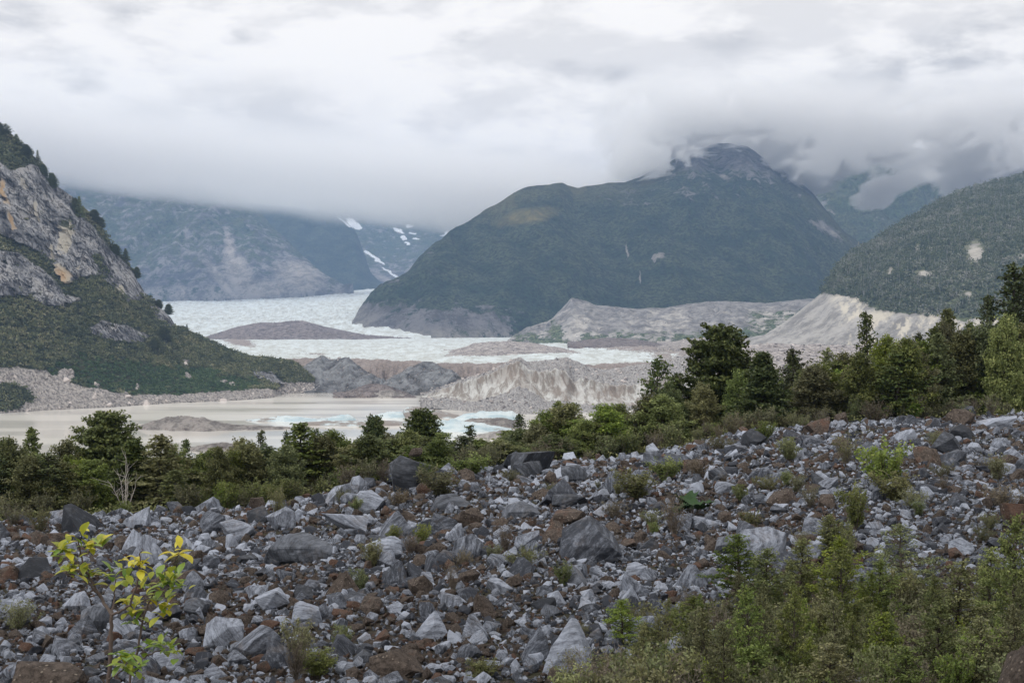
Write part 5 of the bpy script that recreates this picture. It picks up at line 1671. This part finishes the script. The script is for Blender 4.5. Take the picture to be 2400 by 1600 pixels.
for px, top, wp, d, k, lab in THK:
    p = P(px, top, d)
    plant(k, p[0], p[1], p[2] - float(G(p[0], p[1])), wp / FPX * d / (NATW[k] * .9), lab, "beech saplings of the thicket")
for i in range(84):
    px = br.uniform(1480, 2440); d = br.uniform(15.5, 28); top = br.uniform(1290, 1480) + (26 - d) * 6 + max(0, 1750 - px) * .35
    if px > 2230 and d < 18: continue
    p = P(px, top, d); H = p[2] - float(G(p[0], p[1]))
    if H < .5: continue
    plant('sap', p[0], p[1], H, H * br.uniform(.6, .9), "one of the slender half hidden saplings filling the thicket", "beech saplings of the thicket")
for i in range(88):
    px = br.uniform(1330, 2460); d = br.uniform(15, 26) if px > 1600 else br.uniform(15, 18.5)
    if px < 1700 and br.rand() < .3 or (px > 2250 and d < 17): continue
    k = ['olive', 'brown', 'olive', 'heath', 'green', 'brown', 'olive'][int(br.randint(7))]; H = br.uniform(.5, 1.15)
    x = (px - 1200) / FPX * d
    plant(k, x, d, H, H * br.uniform(.7, 1.0), f"{dict(olive='olive leafy', brown='brown twiggy', heath='low spreading', green='light green')[k]} undershrub between the saplings of the thicket", "undershrubs of the thicket")

# the rest of the shrubs, past three hundred: one mass of stuff
def merged(name, items, label):
    """items: (kind, x, y, H, W): copies of the shrub shapes joined into one mesh"""
    VV, FF, MI, SS, off_, mats_ = [], [], [], [], 0, []
    for k, x, y, H, W in items:
        nm, parts = K[k][int(br.randint(len(K[k])))]; a = br.rand() * 6.28; c_, s_ = math.cos(a), math.sin(a)
        for pn, me in parts:
            v = np.empty(len(me.vertices) * 3, np.float32); me.vertices.foreach_get('co', v); v = v.reshape(-1, 3)
            q = np.empty(len(me.loops), np.int32); me.loops.foreach_get('vertex_index', q); q = q.reshape(-1, 4)
            if pn == 'foliage':
                q = q[::2]; v = v.reshape(-1, 4, 3)[::2]; m_ = v.mean(1, keepdims=True); v = ((v - m_) * 1.35 + m_).reshape(-1, 3); q = np.arange(len(v)).reshape(-1, 4)
                sh_ = np.empty(len(me.vertices), np.float32); me.attributes['shade'].data.foreach_get('value', sh_); sh_ = sh_.reshape(-1, 4)[::2].ravel()
            else:
                sh_ = np.zeros(len(v), np.float32)
            mt = me.materials[0]
            if mt not in mats_: mats_.append(mt)
            v = np.stack([v[:, 0] * c_ - v[:, 1] * s_, v[:, 0] * s_ + v[:, 1] * c_, v[:, 2]], -1) * np.array([W, W, H]) + np.array([x, y, float(G(x, y)) - .05])
            VV.append(v); FF.append(q + off_); off_ += len(v); SS.append(sh_); MI.append(np.full(len(q), mats_.index(mt)))
    me = make_mesh(name, np.concatenate(VV), [np.concatenate(FF)], mats_, dict(shade=np.concatenate(SS)), np.concatenate(MI), False)
    tag(link(name, me), label, "shrubs", None, "stuff")


it = []
for i in range(130):
    px = -60 + 2520 * (i + br.rand()) / 130; d = float(crest_d(px)) + br.uniform(-.5, 9)
    H = br.uniform(.8, 2.0); it.append((['olive', 'heath', 'brown', 'olive'][i % 4], (px - 1200) / FPX * d, d, H, H * br.uniform(.7, 1.1)))
for i in range(70):
    px = br.uniform(1380, 2460); d = br.uniform(15, 25) if px > 1650 else br.uniform(15, 18)
    if px > 2250: d = max(d, 17.5)
    H = br.uniform(.4, 1.0); it.append((['olive', 'heath', 'brown', 'olive'][i % 4], (px - 1200) / FPX * d, d, H, H * br.uniform(.7, 1.1)))
merged("shrub_mass", it, "tangled olive and brown shrubs growing into each other under the trees")

# low growth between the stems, nobody could count it
n = 52000
px = np.concatenate([br.uniform(-80, 2480, 30000), br.uniform(1500, 2480, 22000)])
d = np.concatenate([sinterp(CD, px[:30000], 60) + br.uniform(-1, 15, 30000), br.uniform(14, 26, 22000)])
x = (px - 1200) / FPX * d
nz = fbm(np.stack([x / 1.3, d / 1.3, x * 0], -1), 3)
k_ = nz > -.25
x, d, px, nz = x[k_], d[k_], px[k_], nz[k_]
hgt = br.rand(len(x)) * np.where(d > 40, .55, .30) * (1 + nz)
V, F = rhombi(np.stack([x, d, G(x, d) + hgt + .02], -1), np.where(d > 40, .085, .035) * br.uniform(.6, 1.4, len(x)), br, .35, 2.0)
tag(link("undergrowth", make_mesh("undergrowth", V, [F], [L_OLIVE], dict(shade=np.repeat(np.clip(.4 + br.normal(size=len(x)) * .25, 0, 1), 4)), smooth_sh=False)), "low mixed growth covering the ground under trees and saplings", "undergrowth", None, "stuff")

# trees on the skyline and flank of the rocky hill
for px, py, hp, wp, k, lab in ((14, 316, 26, 34, 'open', "ragged tree on the very top of the rocky hill"), (40, 338, 24, 30, 'cone', "small tree just below the top of the rocky hill"), (88, 380, 28, 16, 'tall', "lone thin tree on the upper ridge of the rocky hill"),
                               (120, 440, 34, 34, 'dense', "dark bushy tree on the ridge above the pale slab of the cliff"), (186, 512, 52, 30, 'cone', "dark tree standing upright on the cliff edge"), (176, 500, 36, 26, 'dense', "round dark tree leaning against the upright cliff edge tree"),
                               (222, 522, 30, 34, 'dense', "dark round tree further down the cliff edge"), (236, 532, 22, 26, 'dense', "small dark tree beside the round one on the cliff edge"), (270, 596, 24, 32, 'dense', "bushy tree at the middle of the cliff edge"),
                               (295, 612, 30, 26, 'cone', "pointed tree at the middle of the cliff edge"), (320, 650, 24, 24, 'dense', "small tree at the lower end of the cliff edge"), (395, 735, 22, 26, 'dense', "dark tree where the cliff edge meets the scrub slope"),
                               (438, 775, 16, 12, 'tall', "thin tree on the lower skyline of the rocky hill"), (372, 720, 18, 24, 'dense', "round bush tree above the lower rock ledge"), (60, 365, 26, 36, 'dense', "dense dark tree below the hilltop"), (-2, 318, 30, 34, 'dense', "dense tree at the left edge on the hilltop"),
                               (100, 412, 26, 30, 'dense', "dark tree clump top above the cliff"), (385, 800, 34, 44, 'dense', "large dark tree in the scrub below the rock ledges"), (360, 820, 30, 40, 'dense', "second dark tree low in the scrub slope")):
    q = int(np.argmin((dX - px) ** 2 + (dY - py) ** 2)); b_ = fc[q]
    ks = K[k]; nm, parts = ks[KN[k] % len(ks)]; KN[k] += 1
    e = bpy.data.objects.new(nm, None); COL.objects.link(e)
    Dd = b_[1]; e.location = (b_[0], b_[1], b_[2] - 1.5); e.scale = (.72 * wp / FPX * Dd / NATW[k],) * 2 + (hp / FPX * Dd + 1.5,)
    for pn, me in parts: link(pn, me, e)
    tag(e, lab, "tree", "trees on the rocky hill")

# dead white shrub among the left trees
d = float(crest_d(290)) + 1.0
e = bpy.data.objects.new("dead_shrub", None); COL.objects.link(e)
x = (292 - 1200) / FPX * d; e.location = (x, d, float(G(x, d)) - .05)
wd = Wood()
for az, out, H in ((.2, .05, 3.6), (2.8, .5, 2.6), (3.6, .9, 2.2), (.4, .75, 2.3), (5.1, .5, 3.0), (1.6, .5, 2.4), (4.2, .8, 1.8)):
    s_ = np.linspace(0, 1, 8)
    p = np.stack([math.cos(az) * out * s_ ** 1.3, math.sin(az) * out * s_ ** 1.3, H * s_], -1) + br.normal(size=(8, 3)) * .05 * s_[:, None]
    wd.tube(p, .035 * (1 - s_ * .8), 5)
    for j in range(7):
        u = .35 + .6 * br.rand(); p0 = np.array([np.interp(u, s_, p[:, c]) for c in range(3)]); td = br.normal(size=3) * .6; td[2] = abs(td[2]) + .4
        wd.tube(np.stack([p0, p0 + td * .25, p0 + td * .5 + br.normal(size=3) * .05]), [.012, .008, .003], 3)
link("branches", wd.mesh("branches", m_dead), e)
tag(e, "leafless white dead shrub before the dark dense tree at left", "shrub")

# big leaved dark green plant on the slope
d = hit(1625, 1215, 12, 95); x = (1625 - 1200) / FPX * d
e = bpy.data.objects.new("big_leaved_plant", None); COL.objects.link(e); e.location = (x, d, float(G(x, d)))
m_rhub, t = new_mat("rhubarb_leaf"); finish(t, (0.028, 0.06, 0.022), .7)
for i in range(16):
    az = br.rand() * 6.28; L = br.uniform(.2, .55); c = np.array([math.cos(az) * L, math.sin(az) * L, br.uniform(.2, .6)])
    r_ = br.uniform(.2, .34); th = np.linspace(0, 2 * math.pi, 19)[:-1]
    rad = r_ * (1 + .16 * np.cos(th * 5) + .06 * np.cos(th * 11))
    ring = np.stack([np.cos(th) * rad, np.sin(th) * rad, .12 * rad * np.cos(th * 5) + .25 * rad], -1)
    Vv = np.concatenate([[[0, 0, 0]], ring * .5 - [0, 0, .02], ring]); tl = br.normal(size=2) * .35
    Vv[:, 2] += Vv[:, 0] * tl[0] + Vv[:, 1] * tl[1]; Vv = Vv + c
    tri = [(0, 1 + k, 1 + (k + 1) % 18) for k in range(18)]; qd = [(1 + k, 19 + k, 19 + (k + 1) % 18, 1 + (k + 1) % 18) for k in range(18)]
    lf = link("leaf", make_mesh("leaf", Vv, [np.array(tri), np.array(qd)], [m_rhub]), e)
    wd = Wood(); wd.tube(np.stack([np.array([0, 0, -.05]), c * .5 + [0, 0, .05], c]), [.02, .015, .01], 4); link("stalk", wd.mesh("stalk", m_twig), lf)
tag(e, "dark green plant with big lobed leaves on the rocks right of centre", "plant")

# yellow leaved sapling close to the camera
m_leafy, t = new_mat("yellow_green_leaf")
yl = t.attr('yellow'); rd = t.attr('shade')
c = t.mix(yl, t.mix(rd, (0.10, 0.22, 0.025), (0.30, 0.40, 0.08)), t.mix(rd, (0.60, 0.47, 0.025), (0.66, 0.62, 0.07)))
b_ = t.n('ShaderNodeBsdfPrincipled'); t.put(b_.inputs['Base Color'], c); b_.inputs['Roughness'].default_value = .42
tr_ = t.n('ShaderNodeBsdfTranslucent'); t.put(tr_.inputs[0], c); mx = t.n('ShaderNodeMixShader'); mx.inputs[0].default_value = .35
t.put(mx.inputs[1], b_.outputs[0]); t.put(mx.inputs[2], tr_.outputs[0]); t.put(t.n('ShaderNodeOutputMaterial').inputs[0], mx.outputs[0])
m_stem, t = new_mat("sapling_stem"); finish(t, (0.11, 0.085, 0.075), .7)
D0 = 4.6
e = bpy.data.objects.new("leafy_sapling", None); COL.objects.link(e)
gx_ = float(P(270, 1600, D0)[0]); gz = float(G(gx_, D0)); e.location = (gx_, D0, gz)
off = np.array([gx_, D0, gz])


def q3(px, py, dd=0.0):
    return P(px, py, D0 + dd) - off


def stem(pts, r0, r1, root=False):
    p = [q3(*a) for a in pts]
    if root: p = [np.array([p[0][0] * .5, 0, -.1]), np.array([p[0][0] * .9, 0, .4])] + p
    p = np.array(p); m = len(p); tt_ = np.linspace(0, 1, m); s_ = np.linspace(0, 1, m * 5)
    p2 = np.stack([np.interp(s_, tt_, p[:, k]) for k in range(3)], -1)
    for _q in range(3): p2[1:-1] = (p2[:-2] + 2 * p2[1:-1] + p2[2:]) / 4
    p2[1:-1] += br.normal(size=(len(p2) - 2, 3)) * .002
    wd = Wood(); wd.tube(p2, (r0 + (r1 - r0) * s_) * .72, 7); link("stem", wd.mesh("stem", m_stem), e)


stem([(254, 1600), (258, 1520), (262, 1440)], .012, .0095, True)
stem([(262, 1440), (235, 1400, .05), (205, 1345, .05), (188, 1300, .04), (185, 1262, .02)], .009, .003)
stem([(262, 1440), (300, 1425, -.05), (322, 1370, -.06), (330, 1300, -.05), (332, 1285, -.05)], .007, .0025)
stem([(262, 1440), (268, 1400, .1), (272, 1350, .12)], .006, .0025)
stem([(300, 1600, .12), (320, 1540, .12), (335, 1450, .12), (352, 1400, .1), (385, 1345, .1), (418, 1300, .1)], .009, .0028, True)
stem([(335, 1460, .12), (365, 1450, .1), (392, 1445, .08)], .005, .0025)
stem([(335, 1460, .12), (310, 1430, .15), (305, 1400, .15)], .005, .0025)
stem([(254, 1590), (280, 1575, -.1), (300, 1560, -.12)], .005, .0025)
stem([(310, 1560, .1), (345, 1535, .08), (385, 1520, .06)], .005, .0025)
stem([(235, 1400, .05), (190, 1345, .0), (165, 1325, -.02)], .005, .002)
stem([(205, 1345, .05), (155, 1300, .02)], .004, .002)


def cluster(px, py, n, size, yel, dd=0.0, droop=.0):
    c = q3(px, py, dd); V, F, Y_, S_ = [], [], [], []; nv_ = 0
    for i in range(n):
        az = i * 2.4 + br.rand() * 1.6; el = br.uniform(-.5, 1.3) - droop
        d_ = np.array([math.cos(az) * math.cos(el), math.sin(az) * math.cos(el), math.sin(el)])
        side = np.cross(d_, [0, 0, 1]) ; side /= np.linalg.norm(side) + 1e-9; nr = np.cross(side, d_)
        L = size * br.uniform(.5, 1.1); W_ = L * .27
        us = np.linspace(0, 1, 8); wd_ = np.sin(np.pi * us ** 1.25) ** .8 * W_; wd_[0] = W_ * .06; wd_[-1] = W_ * .05
        c0_ = c + br.normal(size=3) * .014
        mid_ = c0_ + d_ * (us * L + .006)[:, None] - nr * (.28 * L * us ** 2)[:, None]
        fold = .35
        A_ = mid_ + side * wd_[:, None] + nr * (wd_ * fold)[:, None]; B_ = mid_ - side * wd_[:, None] + nr * (wd_ * fold)[:, None]
        Vv = np.concatenate([A_, mid_, B_]); k = np.arange(7)
        V.append(Vv); F.append(np.concatenate([np.stack([k, k + 1, k + 9, k + 8], -1), np.stack([k + 8, k + 9, k + 17, k + 16], -1)]) + nv_); nv_ += 24
        yy_ = float(np.clip(yel + br.normal() * .3, 0, 1)); edge = np.concatenate([np.full(8, .15), np.zeros(8), np.full(8, .15)])
        Y_.append(np.clip(yy_ + edge * (yel > .15), 0, 1)); S_.append(np.full(24, br.rand()) * .7 + .3 * np.concatenate([us, us, us]))
    link("leaf_cluster", make_mesh("leaf_cluster", np.concatenate(V), [np.concatenate(F)], [m_leafy], dict(yellow=np.concatenate(Y_), shade=np.concatenate(S_))), e)


for px, py, n_, sz, yel, dd in ((185, 1258, 3, .05, .9, .02), (208, 1272, 6, .065, .35, .02), (222, 1282, 6, .065, .45, -.02), (155, 1292, 8, .062, .15, .02), (150, 1305, 5, .055, .3, 0), (178, 1332, 6, .055, .4, .0),
                                (162, 1338, 5, .05, .3, 0), (208, 1350, 7, .06, .1, .05), (262, 1352, 6, .055, .15, .12), (300, 1352, 7, .06, .1, 0), (330, 1328, 7, .055, .9, -.05), (318, 1315, 5, .05, .95, -.05), (420, 1298, 6, .06, .95, .1),
                                (408, 1352, 7, .06, .0, .1), (388, 1365, 7, .06, .0, .08), (372, 1385, 6, .055, .0, .08), (412, 1372, 5, .055, .0, .05), (385, 1430, 8, .058, .7, .08), (380, 1405, 6, .05, .05, .1), (300, 1420, 6, .06, .5, .15), (320, 1428, 6, .055, .4, .12),
                                (310, 1455, 6, .052, .1, .12), (335, 1372, 5, .05, .4, -.05), (355, 1525, 6, .05, .0, .08), (388, 1515, 7, .065, .0, .06), (400, 1535, 6, .06, .0, .04), (300, 1552, 8, .065, .05, -.12), (285, 1540, 6, .06, .05, -.1), (315, 1575, 6, .055, .0, -.1)):
    cluster(px, py, int(n_ * 1.8), sz * .95, yel, dd)
tag(e, "slender sapling with yellow and lime green leaves close in front at left", "sapling")

# ------------------------------------------------------------------ air and low cloud
def box_obj(name, lo, hi, mat):
    V = [(x, y, z) for x in (lo[0], hi[0]) for y in (lo[1], hi[1]) for z in (lo[2], hi[2])]
    F = np.array([(0, 1, 3, 2), (4, 6, 7, 5), (0, 4, 5, 1), (2, 3, 7, 6), (0, 2, 6, 4), (1, 5, 7, 3)])
    return link(name, make_mesh(name, V, [F], [mat], smooth_sh=False))


m_haze = bpy.data.materials.new("haze_air"); m_haze.use_nodes = True
t = NT(m_haze.node_tree)
pv = t.n('ShaderNodeVolumePrincipled')
pv.inputs['Color'].default_value = (0.42, 0.63, 1.0, 1)
pv.inputs['Density'].default_value = HAZE_DENSITY
pv.inputs['Anisotropy'].default_value = 0.0
t.put(t.n('ShaderNodeOutputMaterial').inputs['Volume'], pv.outputs[0])
tag(box_obj("haze", (-9000, -400, -110), (9000, 13500, 1060), m_haze), "thin blue haze filling the valley", "haze", None, "stuff")


def cloud_mat(name, dens, build):
    m = bpy.data.materials.new(name); m.use_nodes = True
    t = NT(m.node_tree)
    co = t.n('ShaderNodeTexCoord').outputs['Object']
    s = t.n('ShaderNodeSeparateXYZ'); t.put(s.inputs[0], co)
    d = build(t, co, s.outputs[0], s.outputs[1], s.outputs[2])
    pv = t.n('ShaderNodeVolumePrincipled')
    pv.inputs['Color'].default_value = (1.0, 1.0, 1.0, 1)
    t.put(pv.inputs['Density'], t.math('MULTIPLY', d, dens))
    pv.inputs['Anisotropy'].default_value = 0.0
    t.put(t.n('ShaderNodeOutputMaterial').inputs['Volume'], pv.outputs[0])
    return m


def bank(t, co, x, y, z):
    # flat cloud base sloping down to the right, soft underside, fading out upwards
    base = t.math('ADD', t.math('MULTIPLY', x, -0.1125), 300.0)
    n = t.noise(0.0022, co, 5, 0.55)
    zz = t.math('ADD', t.math('SUBTRACT', z, base), t.math('MULTIPLY', t.math('SUBTRACT', n, 0.5), 110.0))
    lo = t.rng(zz, -10, 70)
    hi = t.rng(zz, 170, 420, 1.0, 0.0)
    ex = t.math('MULTIPLY', t.rng(x, 100, 700, 1.0, 0.0), t.rng(x, -3700, -2600, 0.0, 1.0))
    return t.math('MULTIPLY', t.math('MULTIPLY', lo, hi), ex)


# where the cloud hangs thickest: (x, z, radius, strength)
CLUMPS = [(980, 690, 130, .13), (500, 560, 130, .13), (640, 690, 150, .10), (1085, 550, 150, .13), (1480, 470, 110, .13), (1300, 640, 160, .10), (1850, 580, 160, .10), (350, 530, 90, .10)]


def wisps(t, co, x, y, z):
    n = t.noise(0.0065, t.scale(co, (1, 0.16, 1.5)), 8, 0.66, 0.6)
    n2 = t.noise(0.0019, t.scale(co, (1, 0.3, 1)), 3, 0.5)
    k = t.math('ADD', t.math('MULTIPLY', n, 0.6), t.math('MULTIPLY', n2, 0.4))
    thr = t.rng(z, 440, 800, 0.60, 0.40, False)
    hole = t.n('ShaderNodeVectorMath', operation='DISTANCE'); t.put(hole.inputs[0], t.scale(co, (1.0, 0.12, 1.3))); hole.inputs[1].default_value = (800.0, 576.0, 700.0)
    thr = t.math('ADD', thr, t.rng(hole.outputs['Value'], 50, 170, 0.06, 0.0))
    for cx, cz, r_, a_ in CLUMPS:
        dd = t.n('ShaderNodeVectorMath', operation='DISTANCE'); t.put(dd.inputs[0], t.scale(co, (0.7, 0.1, 1.3))); dd.inputs[1].default_value = (cx * 0.7, 490.0, cz * 1.3)
        thr = t.math('SUBTRACT', thr, t.rng(dd.outputs['Value'], r_ * 0.2, r_ * 1.1, a_, 0.0))
    d = t.rng(t.math('SUBTRACT', k, thr), 0.0, 0.045)
    hi = t.rng(z, 680, 900, 1.0, 0.0)
    lo = t.rng(z, 335, 400)
    ex = t.math('MULTIPLY', t.rng(x, 300, 520), t.rng(x, 2500, 3000, 1.0, 0.0))
    return t.math('MULTIPLY', t.math('MULTIPLY', d, hi), t.math('MULTIPLY', lo, ex))


CLOUD_R = 500.0
tag(box_obj("cloud_bank", (-3700, 5050, 180), (700, 5500, 1100), cloud_mat("cloud_bank_vapour", 0.009, bank)),
    "low grey cloud bank cutting off the left mountains", "cloud", None, "stuff")
tag(box_obj("cloud_wisps", (300, 4500, 330), (3000, 5500, 1080), cloud_mat("cloud_wisp_vapour", 0.014, wisps)),
    "torn cloud drifting round the summits on the right", "cloud", None, "stuff")
